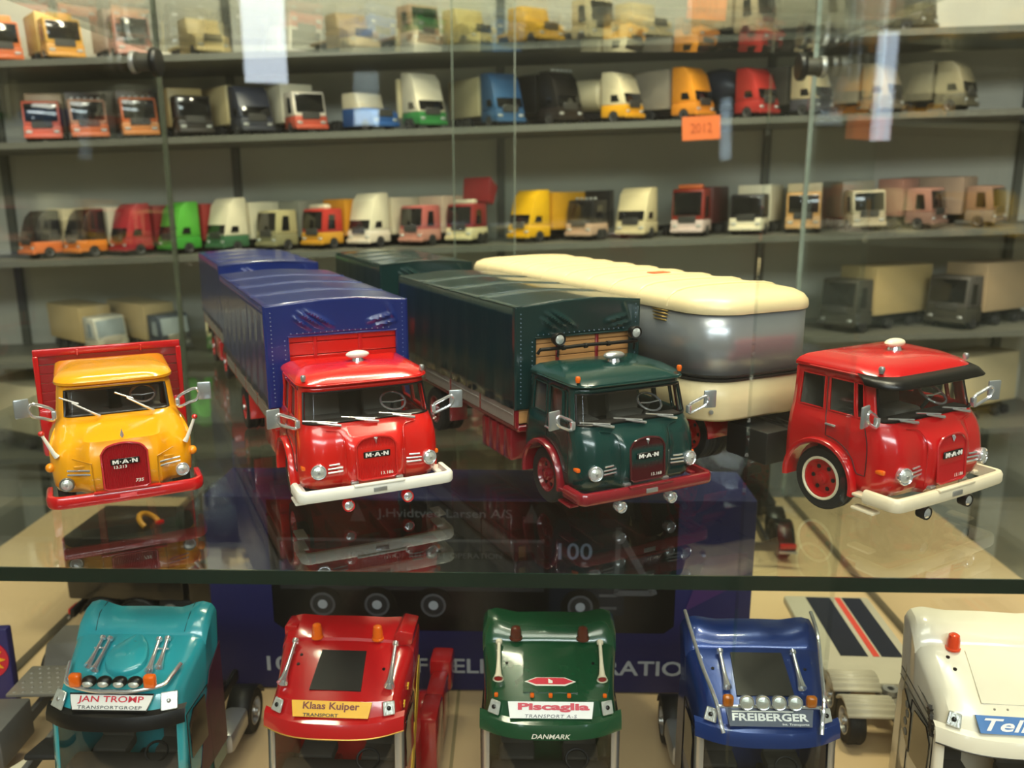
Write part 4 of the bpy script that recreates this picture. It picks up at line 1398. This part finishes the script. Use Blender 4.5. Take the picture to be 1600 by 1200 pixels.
build('side_seam', MB().tube([(-.494, .70, .4), (-.494, .72, 1.05), (-.482, .74, 1.30), (-.47, .745, 1.46)], .005, 5), mat('seam_cream', '#9a8a68', rough=.6), twt)



# ---------------------------------------------------------------- other models on the counter
# packaging box with printed truck
bx = thing('model_box', 'dark blue cardboard model box printed with a long black truck', 'box', (-.32, 7.42, ZL), -1.5, scale=.93)
NAVY = mat('card_navy', '#1b1f5e', rough=.5, var=.08, vscale=1.5)
BW, BH = 5.55, 2.15
build('carton', MB().rbox((0, .45, BH / 2), (BW, .9, BH), .03, 2), NAVY, bx)
PB = mat('print_black_gloss', '#0a0a0d', rough=.3, var=.3, vscale=2)
PG = mat('print_dark_grey', '#2b2b2e', rough=.4, var=.25, vscale=3)
PM = mat('print_mid_grey', '#55555a', rough=.4, var=.2, vscale=4)
PL = mat('print_light', '#a9adb6', rough=.4, var=.1)
pic = build('printed_panel', MB().prism([(-2.02, .70), (1.90, .70), (2.0, .78), (2.0, 2.12), (-2.12, 2.12), (-2.12, .78)], -.008, -.002, 'y'), PB, bx)
# printed tank truck
tk = build('printed_truck', MB().prism([(-1.55, .95), (1.15, .95), (1.15, 1.52), (-1.55, 1.52)], -.012, -.008, 'y'), PG, bx)
build('printed_band', MB().box((-.2, -.014, 1.34), (2.5, .003, .09)), PB, tk)
build('printed_band', MB().box((-.2, -.014, 1.50), (2.7, .003, .03)), PM, tk)
lettering('100 YEARS OF RELIABLE OPERATION', 1.55, .060, PM, tk, (-.05, -.014, 1.34), bold=.01)
lettering('J.Hvidtved Larsen A/S', 1.35, .12, mat('print_grey_soft', '#6d7078', rough=.5), tk, (.15, -.014, 1.78), bold=.012)
for x in (-.72, 1.02):
    build('printed_logo', MB().prism([(x - .08, 1.70), (x + .08, 1.70), (x, 1.90)], -.014, -.011, 'y'), PM, tk)
lettering('100', .34, .18, mat('print_blue_grey', '#7f8ba6', rough=.5), tk, (1.46, -.014, 1.40), bold=.01)
build('printed_cab', MB().prism([(1.2, .70), (1.96, .70), (1.96, 1.75), (1.30, 1.75), (1.2, 1.5)], -.011, -.008, 'y'), mat('print_cab', '#131a26', rough=.35), bx)
fr = build('printed_triangle', MB().prism([(1.86, .95), (1.90, .95), (1.92, 1.66), (1.86, 1.66)], -.016, -.012, 'y'), PM, bx)
build('printed_triangle', MB().prism([(1.90, 1.66), (2.30, .95), (2.24, .92), (1.90, 1.52)], -.016, -.012, 'y'), PM, bx)
build('printed_triangle', MB().prism([(1.86, .92), (2.24, .92), (2.24, .98), (1.86, .98)], -.016, -.012, 'y'), PM, bx)
for x in (-1.12, -.56, .02, 1.52):
    w_ = build('printed_wheel', MB().lathe([(.20, 0), (.20, .004)], (x, -.013, .79), (0, -1, 0), 24), mat('print_tyre', '#0a0a0a', rough=.4), bx)
    for r_, m_ in ((.13, PM), (.105, PG), (.05, PL)):
        build('printed_hub', MB().lathe([(r_, 0), (r_, .002)], (x, -.0175 - .002 * (.14 - r_) * 10, .79), (0, -1, 0), 20), m_, w_)
for k, z in enumerate((.92, .78)):
    build('printed_step', MB().box((1.80, -.0145, z), (.18, .003, .03)), PM, bx)
lettering('100 YEARS OF RELIABLE OPERATION', 4.55, .17, mat('print_offwhite', '#b9bfc9', rough=.45), bx, (.05, -.006, .30), bold=.018)
build('printed_sweep', MB().prism([(2.1, .95), (2.7, 1.3), (2.7, 1.6), (2.3, 1.55)], -.008, -.003, 'y'), mat('print_violet', '#4a2a6a', rough=.5), bx)

for ch in list(bx.children):
    if ch.name.split('.')[0] in ('printed_truck', 'printed_cab', 'printed_triangle', 'printed_wheel', 'printed_step'):
        ch.location = (-.48, 0, .20)


def rigid_tractor(label, loc, yaw, body, rim, scale=1.0, wheels=(.45, 1.35, 1.75), tank=True, cab=True, body_box=False):
    """black chassis truck seen from the side or the back"""
    t = thing('chassis_truck', label, 'truck', loc, yaw, scale=scale)
    chassis_frame(t, .1, 2.1, CHASSIS)
    for y in wheels:
        for s in (-1, 1):
            wheel(t, s * .42, y, .21, .14, rim=rim, side=s)
    if cab:
        build('cab', MB().prism([(.0, .25), (.0, .75), (.07, 1.25), (.15, 1.42), (.75, 1.5), (.78, .3)], -.48, .48, 'x', .035, 2), body, t)
        build('windscreen', MB().prism([(-.40, .76), (.40, .76), (.38, 1.18), (-.38, 1.18)], -.012, .004, 'y'), SMOKED, t, (0, .012, .02), (R(-7), 0, 0))
        for s in (-1, 1):
            build('side_window', MB().prism([(.15, .8), (.5, .8), (.5, 1.15), (.2, 1.15)], s * .478, s * .486, 'x'), SMOKED, t)
    for s in (-1, 1):
        build('side_skirt', MB().rbox((s * .44, .92, .30), (.10, .36, .24), .02), CHASSIS, t)
        if tank:
            build('air_tank', MB().lathe([(.02, -.07), (.085, -.06), (.085, .06), (.02, .07)], (s * .46, .98, .30), (s, 0, 0), 18), SILVER, t)
        for y in wheels[1:]:
            G = []
            for q in range(9):
                a = math.pi * (.08 + .84 * q / 8)
                G.append([(s * xx, y + math.cos(a) * .24, .2 + math.sin(a) * .24) for xx in (.30, .51)])
            build('mudguard', MB().grid(G), BLACK, t, solid=.012)
        build('tail_lamp', MB().rbox((s * .40, 2.11, .27), (.18, .03, .06), .01), REDLENS, t)
        build('number_panel', MB().rbox((s * .40, 2.12, .20), (.2, .02, .03), .006), SILVER, t)
    if body_box:
        build('cargo_body', MB().rbox((0, 1.46, .78), (.98, 1.28, .72), .03), body, t)
        hk = build('crane_hook', MB().tube([(-.1 + .13 * math.cos(R(a)), 1.3 + .10 * math.sin(R(a)), 1.17 + .09 * math.sin(R(a))) for a in range(-60, 200, 20)], .03, 8), plastic('#c98a22', .4), t)
        build('hook_eye', MB().lathe([(.05, 0), (.05, .05)], (-.04, 1.22, 1.11), (0, 0, 1), 10), RED2, hk)
    build('rear_beam', MB().rbox((0, 2.08, .25), (.98, .05, .1), .01), CHASSIS, t)
    return t


rigid_tractor('black chassis truck with chrome wheels, side-on behind the teal cab', (-2.72, 8.92, ZL), 88, mat('paint_black', '#131416', rough=.3, coat=.5), CHROME, body_box=True)
rigid_tractor('black tractor unit seen from behind, under the glass below the right red cab', (3.25, 12.6, ZL), 176, mat('paint_black', '#131416', rough=.3, coat=.5), SILVER, scale=1.15, tank=False)

# grey chassis with chequer-plate deck at the left
tc_ = thing('chassis_model', 'grey bare truck chassis with chequer-plate deck left of the teal cab', 'truck', (-4.0, 5.55, ZL), 2)
chassis_frame(tc_, .0, 2.6, mat('chassis_grey', '#5d5b57', rough=.5))
DECK = mat('deck_plate_grey', '#8b857a', rough=.45, metal=.3)
dk = build('deck_plate', MB().rbox((.08, 1.33, .46), (.95, .46, .03), .006), DECK, tc_)
e = MB()
for i in range(12):
    for j in range(6):
        e.lathe([(.018, 0), (.014, .006), (1e-6, .008)], (-.34 + .078 * i + (.039 if j % 2 else 0), 1.14 + .075 * j, .475), (0, 0, 1), 6)
eo = build('tread_studs', e, DECK, dk)
eo['kind'] = 'stuff'
build('rear_block', MB().prism([(1.62, .40), (2.2, .40), (2.2, .62), (1.75, .62)], .1, .58, 'x', .02, 1), DECK, tc_)
build('rear_block', MB().prism([(1.62, .40), (2.1, .40), (2.1, .60), (1.75, .60)], -.35, .02, 'x', .02, 1), plastic('#5a564f', .5), tc_)
build('front_block', MB().rbox((-.30, .75, .34), (.36, .5, .34), .02), plastic('#5f5d5a', .5), tc_)
build('axle_plate', MB().rbox((.12, .98, .36), (.22, .08, .10), .02), SILVER, tc_)
for s in (-1, 1):
    wheel(tc_, s * .40, .85, .23, .16, rim=CHASSIS, side=s, trim=SILVER)
    wheel(tc_, s * .40, 2.0, .2, .16, rim=CHASSIS, side=s)
tf = build('front_mudguard', MB().rbox((.36, .42, .42), (.34, .34, .05), .02, 2, (R(-12), 0, 0)), RUBBER, tc_)
build('side_strap', MB().rbox((.02, .52, .20), (.10, .40, .02), .004, 1, (0, 0, R(-30))), IVORY, tc_)
sb = thing('sun_emblem_panel', 'dark blue panel with red and yellow sun emblem at the left edge', 'panel', (-4.76, 7.0, ZL), 4)
build('panel', MB().rbox((0, 0, .46), (.40, .10, .92), .02), plastic('#2a2560', .4), sb)
d = build('disc', MB().lathe([(.19, 0), (.19, .012)], (.0, -.05, .63), (0, -1, 0), 28), TXTRED, sb)
st = [((.165 if i % 2 == 0 else .10) * math.cos(R(15 * i)), .63 + (.165 if i % 2 == 0 else .10) * math.sin(R(15 * i))) for i in range(24)]
build('sun_rays', MB().prism(st, -.075, -.064, 'y'), plastic('#f2b21a', .4), d)

# striped silver panel van body behind the white cab
sp = thing('striped_trailer', 'pale grey trailer bed with navy and red stripes, between blue and white cabs', 'trailer', (3.38, 6.95, ZL), -3)
PALE = plastic('#b9b09c', .42)
build('bed', MB().rbox((0, .85, .34), (.92, 1.7, .10), .03), PALE, sp)
for x, w_, m_ in ((-.10, .26, plastic('#1d2130', .4)), (.26, .20, plastic('#1d2130', .4)), (.11, .06, plastic('#d0473c', .4))):
    build('stripe', MB().box((x, 1.05, .393), (w_, 1.2, .006)), m_, sp)
for y in (.10, -.30):
    gu = MB()
    G = []
    for i in range(33):
        u = i / 32
        yy = y - .17 + .34 * u
        G.append([(x, yy, .26 + .16 * math.sin(math.pi * (0.15 + .7 * u)) + .008 * math.sin(u * math.pi * 14)) for x in (-.45, -.02)])
    build('ribbed_guard', MB().grid(G), PALE, sp, solid=.02)
build('hitch', MB().lathe([(.07, 0), (.07, .05), (.03, .05), (.03, .0)], (.06, -.05, .32), (0, 0, 1), 16), SILVER, sp)
for s in (-1, 1):
    for y in (.10, -.30):
        wheel(sp, s * .36, y, .2, .14, rim=SILVER, side=s)
build('drawbeam', MB().rbox((.05, -.15, .27), (.16, .75, .08), .02), plastic('#7d766a', .5), sp)


# ---------------------------------------------------------------- wall rack with small models behind the cabinet
YR = 14.0                    # front edge of the rack boards
TILT = .033                  # the boards hang slightly askew


def rack_z(z, x):
    return z + TILT * x


rk = thing('wall_rack', 'grey-green wall rack of thin dark boards full of small truck models', 'rack', (0, YR, 0))
BOARD = mat('rack_board', '#66665b', rough=.45, var=.1)
RACK_Z = (2.16, .93, -.93, -2.62, -4.30)
for z in RACK_Z:
    build('shelf', MB().box((0, .97, -.05), (19.5, 1.94, .10)), BOARD, rk, (0, 0, z), (0, -math.atan(TILT), 0))
for x in (-9.2, -5.0, -.2, 4.6, 9.2):
    build('upright', MB().box((x, 1.93, -8.0), (.14, .08, 24)), mat('upright_grey', '#55554b', rough=.5), rk)
build('rack_back', MB().box((0, 2.0, -6), (19.5, .06, 20)), mat('rack_panel', '#c2bfae', rough=.6, var=.06, vscale=.4), rk)

# orange shelf label
tg_ = thing('price_tag', 'orange price tag on the upper rack board below an orange truck', 'tag', (2.98, YR - .03, rack_z(.93, 2.98) - .14), rot=(0, -math.atan(TILT) - .02, 0))
build('card', MB().box((0, 0, 0), (.60, .012, .36)), plastic('#f0793a', .6), tg_)
lettering('2012', .34, .15, plastic('#c2541c', .6), tg_, (0, -.006, 0), bold=.01)

PLACED = []


def corners(x, y, yaw, w, L):
    c, s_ = math.cos(R(yaw)), math.sin(R(yaw))
    return [(x + a * c - b * s_, y + a * s_ + b * c) for a, b in ((-w, -.07), (w, -.07), (w, L), (-w, L))]


def apart(A, B):
    for P in (A, B):
        for i in range(4):
            ax, ay = P[(i + 1) % 4][0] - P[i][0], P[(i + 1) % 4][1] - P[i][1]
            a = [ax * q[0] + ay * q[1] for q in A]
            b = [ax * q[0] + ay * q[1] for q in B]
            if max(a) < min(b) or max(b) < min(a):
                return True
    return False


def fit_length(x, y, z, yaw, w, L, Lmin):
    """shorten a lorry until it clears its neighbours and the rack's back panel"""
    while L > Lmin:
        A = corners(x, y, yaw, w, L)
        if all(apart(A, B) for q, B in PLACED if abs(q - z) < .1) and max(q[1] for q in A) < YR + 1.86:
            break
        L -= .05
    PLACED.append((z, corners(x, y, yaw, w, L)))
    return L




def small_truck(label, x, z, yaw, cab, low=None, cargo_m=None, kind='box', L=1.7, roof=None, style='modern', y=None, s=.56, rim=None, h=None, win='dark', roofbar=False):
    """a 1:87 model; front face at the origin, lorry towards +y"""
    yy = YR + .42 if y is None else y
    t = thing('model_truck', label, 'truck', (x, yy, rack_z(z, x)), yaw, group='small model trucks on the wall rack', rot=(0, -math.atan(TILT), R(yaw)))
    w = s / 2
    L = fit_length(x, yy, z, yaw, w + .012, L, (.80 if style == 'bonnet' else .62) + (.02 if kind == 'none' else 0))
    H = h or (s * 1.42)
    low = low or cab
    z0 = s * .16
    zl = s * .50
    if style == 'modern':
        up = [(.0, zl), (.05 * s / .56, zl + .34 * s), (.13, H * .86), (.24, H * .99), (.46, H), (.46, zl)]
    elif style == 'flat':
        H = H * .84
        up = [(.0, zl), (.02, zl + .30 * s), (.05, H * .97), (.09, H), (.44, H), (.44, zl)]
    else:   # bonneted
        H = H * .78
        up = [(.24, zl), (.30, zl + .05), (.36, H * .96), (.40, H), (.74, H), (.74, zl)]
    cb_ = build('cab', MB().prism(up, -w * .97, w * .97, 'x', .022, 2), cab, t)
    cl = up[-1][0]
    build('cab_base', MB().prism([(-.01, z0), (-.01, zl), (cl, zl), (cl, z0)] if style != 'bonnet' else [(-.01, z0), (-.01, zl + .02), (.22, zl + .10), (cl, zl + .10), (cl, z0)], -w, w, 'x', .022, 2), low, t)
    a, b = up[0], up[1]
    if style == 'flat':
        b = up[2]
    d = Vector((0, b[0] - a[0], b[1] - a[1]))
    ang = math.atan2(d.y, d.z)
    wm = SMOKED if win == 'dark' else plastic('#9aa5a6', .2)
    ln = d.length * .78
    c = (0, a[0] + d.y * .55 - .008, a[1] + d.z * .55)
    build('windscreen', MB().rbox((0, 0, 0), (w * 1.72, .02, ln), .02, 2), wm, t, c, (-ang, 0, 0))
    for q in (-1, 1):
        build('side_window', MB().prism([(a[0] + .11, zl + .05), (a[0] + .27, zl + .05), (a[0] + .27, zl + ln), (a[0] + .15, zl + ln)], q * w * .955, q * (w * .97 + .008), 'x'), wm, t)
        build('headlamp', MB().rbox((q * w * .72, -.018, z0 + .09), (.09, .02, .045), .01, 1), LENS, t)
    gr = build('grille', MB().rbox((0, -.018, z0 + .18 * s / .56 + .02), (w * 1.1, .02, .11), .015, 1), plastic('#3b3a36', .5) if win == 'dark' else PALE, t)
    build('bumper', MB().rbox((0, -.02, z0 + .02), (s * 1.0, .06, .07), .02, 2), low, t)
    if roof is not None:
        build('roof_board', MB().rbox((0, up[-2][0] - .24, H + .03), (w * 1.5, .14, .08), .03, 2), roof, t)
    if roofbar:
        for k in range(5):
            build('roof_lamp', MB().ell((-w * .7 + w * .35 * k, .2, H + .015), (.03, .025, .025), 8, 6), LENS, t)
    ys = [.22 if style != 'bonnet' else .17]
    end = max(cl + .15, L)
    build('chassis', MB().box((0, (cl + end) / 2, z0 + .05), (w * .8, end - cl, .09)), CHASSIS, t)
    ys += [end - .28] if end < 1.3 else [.9, end - .5, end - .24]
    for q in (-1, 1):
        for yv in ys:
            o = build('wheel', MB().lathe([(.05, -.05), (.085, -.05), (.102, -.035), (.102, .035), (.085, .05), (.05, .05)], (0, 0, 0), (1, 0, 0), 16), RUBBER, t, (q * (w - .045), yv, .102))
            build('rim', MB().lathe([(.058, q * .03), (.055, q * .052), (.02, q * .035), (1e-6, q * .05)], (0, 0, 0), (1, 0, 0), 12), rim or SILVER, o)
    y0 = cl + .06
    if kind == 'box' and cargo_m is not None:
        build('cargo_box', MB().rbox((0, (y0 + end) / 2, (zl * .72 + s * 1.46) / 2), (s * 1.0, end - y0, s * 1.46 - zl * .72), .02, 2), cargo_m, t)
    elif kind == 'tank':
        hh = s * .46
        build('tank', MB().lathe([(1e-6, y0), (hh * .8, y0 + .01), (hh, y0 + .06), (hh, end - .06), (hh * .8, end - .01), (1e-6, end)], (0, 0, z0 + .12 + hh), (0, 1, 0), 20), cargo_m, t)
    elif kind == 'tipper':
        bb = MB().prism([(0, 0), (end - y0, 0), (end - y0, .34), (-.12, .40), (-.12, .34)], -w, w, 'x', .015, 1)
        build('tipping_body', bb, cargo_m, t, (0, y0, zl + .42), (R(-26), 0, 0))
        build('ram', MB().lathe([(.03, 0), (.03, .5)], (0, y0 + .1, z0 + .1), (0, 0, 1), 8), SILVER, t)
    elif kind == 'mixer':
        build('drum', MB().lathe([(.10, 0), (.27, .18), (.29, .4), (.24, .6), (.13, .85), (.12, .87)], (0, y0 + .05, zl + .20), (0, 1, .22), 20), cargo_m, t)
    elif kind == 'flat' and cargo_m is not None:
        build('flat_bed', MB().rbox((0, (y0 + end) / 2, zl * .80), (s, end - y0, .06), .012, 1), cargo_m, t)
    return t


def C(h):
    return plastic(h, .38)


cream, white, dk = C('#e3cf9f'), C('#f0e4c4'), C('#1b1a1c')
LF, RF = -48, 44        # facing left / facing right
B3 = -.93
small_truck('black and orange crane lorry at the far left of the lower rack row', -8.12, B3, -36, dk, C('#d8743a'), cream)
small_truck('black and orange lorry with white box, second from left on the lower rack row', -7.36, B3, -36, dk, C('#e0802e'), white, L=1.9)
small_truck('crimson articulated lorry on the lower rack row, left of the lime green cab', -6.58, B3, -38, C('#b52a34'), C('#a52630'), C('#a02a2e'), L=2.1, h=.86)
small_truck('lime green lorry on the lower rack row', -5.76, B3, -38, C('#58b23c'), C('#3f9a34'), C('#a8342f'), L=2.0, h=.86)
small_truck('white box lorry with green skirt beside the lime green lorry', -4.95, B3, -38, white, C('#3d6a48'), white, L=1.9, h=.90, win='dark')
small_truck('olive and cream flat-fronted lorry on the lower rack row, above the red vintage truck', -4.10, B3, -38, C('#b9ad7e'), C('#8a8460'), C('#8b8a7c'), style='flat', L=1.9)
small_truck('red lorry with yellow base and orange box on the lower rack row', -3.33, B3, -38, C('#c4342c'), C('#d89a2a'), C('#e59a22'), style='flat', L=1.9, roof=white)
small_truck('white high-roof lorry with pink stripe on the lower rack row', -2.55, B3, -38, white, C('#eeddc6'), C('#ead9b8'), L=2.0, h=.90)
small_truck('pink and white coach-like lorry between white cab and red tipper', -1.68, B3, -38, C('#c96a62'), C('#c98a78'), C('#e0c4a8'), L=1.7, style='flat')
small_truck('white lorry with raised dark red tipping body on the lower rack row', -.88, B3, -34, C('#9c2a2c'), C('#e6d6a6'), C('#b8242c'), kind='tipper', style='flat', L=1.5, roof=white)
small_truck('bright yellow tractor lorry on the lower rack row', .12, B3, -50, C('#f2b90a'), C('#efb40a'), C('#d99c16'), L=1.9, h=.86)
small_truck('black lorry with chrome roof lamps beside the bright yellow lorry', 1.12, B3, -44, dk, C('#c9a68a'), dk, style='flat', L=1.8, roofbar=True)
small_truck('cream tractor cab on the lower rack row, left of the dark red lorry', 1.98, B3, -36, C('#e8d6a6'), C('#d9c79c'), None, L=1.6, h=.84, kind='none')
small_truck('dark red lorry with orange roof board and white bumper', 2.92, B3, -30, C('#8d2618'), C('#d9c2b8'), C('#5a2a2a'), L=1.7, roof=C('#e0733a'), style='flat', h=.94)
small_truck('white lorry with black roof and cream box on the lower rack row', 3.90, B3, -30, C('#26252a'), white, white, L=1.7, style='flat')
small_truck('tan and orange box lorry at the right end of the lower rack row', 4.85, B3, -20, C('#dba662'), C('#cda06a'), C('#e8d3a6'), L=1.7, style='flat')
small_truck('cream lorry with red stripe on the lower rack row, behind the right pane', 5.95, B3, 0, C('#cfc2a2'), C('#b7a98c'), C('#9b8f7a'), L=1.7, style='flat')
small_truck('dusty pink box lorry on the lower rack row, near the right edge', 7.1, B3, 40, C('#a87766'), C('#8a6a5c'), C('#9b6a5a'), L=1.8, style='flat')
small_truck('brown box lorry at the far right of the lower rack row', 8.1, B3, 40, C('#8c6a56'), C('#7a6a5c'), C('#a08670'), L=1.8, style='flat')

B2 = .93
small_truck('coral red box lorry at the far left of the upper rack row', -7.62, B2, 20, C('#d2624a'), C('#c95a44'), C('#d8b488'), style='flat', L=1.9)
small_truck('dark brown lorry with orange front on the upper rack row', -6.85, B2, 30, C('#b98a70'), C('#c4683c'), C('#4a3a2c'), L=1.8, style='flat', roofbar=True)
small_truck('orange lorry with lamps on the roof, left of the beige box lorry', -6.02, B2, 28, C('#cf6a34'), C('#c98244'), C('#5a4632'), L=1.8, style='flat', roofbar=True)
small_truck('beige box lorry with black cab on the upper rack row', -5.12, B2, 34, C('#2d2823'), C('#2a2622'), C('#cdb47a'), L=1.8, style='flat')
small_truck('cream box lorry with dark blue cab on the upper rack row', -4.12, B2, 40, C('#3a3d4a'), C('#33363f'), C('#e6d098'), L=1.9)
small_truck('white and red lorry on the upper rack row, beside the blue bonneted one', -3.25, B2, 36, C('#e9dcc6'), C('#b9503a'), white, L=1.6, style='flat')
small_truck('blue bonneted tractor with white cab roof on the upper rack row', -2.05, B2, 50, C('#e8d9b4'), C('#2b5a98'), None, style='bonnet', L=1.5, kind='none')
small_truck('white box lorry with green lower cab on the upper rack row', -1.28, B2, 42, white, C('#2f7a3c'), C('#e8d6a4'), L=2.0, h=.90)
small_truck('blue cab lorry with cream box in the middle of the upper rack row', -.02, B2, 34, C('#34638f'), C('#31587e'), C('#d9c696'), L=2.0, h=.86)
small_truck('black lorry with bright roof lamps on the upper rack row', .95, B2, 40, C('#1a1715'), C('#241d19'), C('#14120f'), L=1.8, roofbar=True, h=.84)
small_truck('tank lorry with white tank and yellow cab on the upper rack row', 1.98, B2, 50, C('#f0e0b4'), C('#e8a51c'), C('#e6d6aa'), kind='tank', L=1.9)
small_truck('orange tractor lorry above the orange price tag', 3.12, B2, 46, C('#f09a28'), C('#dd8a26'), C('#a59a86'), L=1.7, h=.84)
small_truck('red concrete-mixer lorry on the upper rack row', 4.15, B2, 40, C('#bf3630'), C('#a82f2b'), C('#2a3140'), kind='mixer', L=1.6)
small_truck('cream lorry beside the red mixer on the upper rack row', 5.05, B2, 40, C('#d9c79c'), C('#4a4a50'), C('#4a463d'), L=1.6)
small_truck('tan box lorry on the upper rack row, right of the pane corner', 6.2, B2, 42, C('#b7a584'), C('#7a705e'), C('#a89a80'), L=1.8)
small_truck('dull olive lorry at the far right of the upper rack row', 7.4, B2, 42, C('#9a9070'), C('#57523f'), C('#8d8468'), L=1.8)

B1 = 2.16
for lb, x, c1, c2, c3, st_, yw, kd in (
        ('orange box lorry at the far left of the top rack board', -8.1, '#d0703a', '#c0602e', '#d88a40', 'flat', 40, 'box'),
        ('amber box lorry on the top rack board, second from left', -7.1, '#d9a23a', '#c98e30', '#dcb25a', 'flat', 40, 'box'),
        ('pale pink lorry on the top rack board above the orange lorry with roof lamps', -6.0, '#cf9a8c', '#b98476', '#d2b8a2', 'flat', 40, 'box'),
        ('dusty grey lorry on the top rack board behind the right pane', 5.4, '#8f8b7c', '#76725f', '#a09a86', 'flat', 40, 'box'),
        ('dark box lorry on the top rack board near the right edge', 6.6, '#4b4a42', '#3a392f', '#6a675a', 'flat', 40, 'box'),
        ('cream pickup lorry on the top rack board, left part', -4.75, '#dcc48c', '#cdb682', '#dcc792', 'bonnet', 40, 'flat'),
        ('beige bonneted lorry on the top rack board above the blue bonneted one', -2.35, '#cbb085', '#c3a77c', '#b79a72', 'bonnet', 40, 'flat'),
        ('brownish low lorry on the top rack board', -1.35, '#b89472', '#b08c6a', '#a58462', 'flat', 40, 'flat'),
        ('pale yellow small lorry on the top rack board, left of the amber one', -.45, '#d9c27c', '#d2ba74', '#cdb878', 'bonnet', 40, 'flat'),
        ('amber yellow bonneted lorry on the top rack board', .62, '#e0ac2c', '#dba62a', '#cf9c30', 'bonnet', 40, 'flat'),
        ('pale beige small lorry on the top rack board, right of the amber one', 1.45, '#cdbd92', '#c6b68a', '#c0b088', 'flat', 40, 'flat'),
        ('cream flat lorry on the top rack board above the orange tractor', 2.35, '#d8c596', '#cfbb8c', '#d0bd8e', 'bonnet', 40, 'flat'),
        ('beige box lorry on the top rack board above the red mixer', 4.05, '#c9b592', '#b9a482', '#c0ad8a', 'flat', 40, 'box')):
    small_truck(lb, x, B1, yw, C(c1), C(c2), C(c3), style=st_, kind=kd, L=1.3)

B4 = -2.62
small_truck('beige box lorry with pale cab behind the yellow truck', -6.85, B4, 52, C('#d5d2bf'), C('#b9b398'), C('#d6b97e'), L=1.7, style='flat', win='pale')
small_truck('beige box lorry with navy cab behind the yellow truck', -5.75, B4, 50, C('#3a4352'), C('#353c49'), C('#d3b780'), L=1.9, style='flat', win='pale')
small_truck('green and white small lorry seen just left of the blue trailer', -4.95, B4, 10, C('#e6d9a8'), C('#3f7f36'), C('#4c8a3e'), L=1.6, style='flat')
small_truck('large beige box lorry on the third rack board, right of the silver trailer', 5.55, B4, -60, C('#4a473d'), C('#3a382f'), C('#cbb178'), L=2.0, style='flat', s=.75)
small_truck('tan box lorry with dark chassis on the third rack board, far right', 7.4, B4, -60, C('#54504a'), C('#3a382f'), C('#b59c78'), L=2.0, style='flat', s=.75)
B5 = -4.30
small_truck('white box lorry with orange panel at the left edge, below the rack', -7.6, B5, 62, C('#e6d5ab'), C('#d9c69a'), C('#e8d8ac'), L=2.0, style='flat', s=.8)
small_truck('cream box lorry on the bottom rack board, behind the right red cab', 7.2, B5, -62, C('#d0bc92'), C('#6a6252'), C('#d9c79a'), L=2.0, style='flat', s=.8)
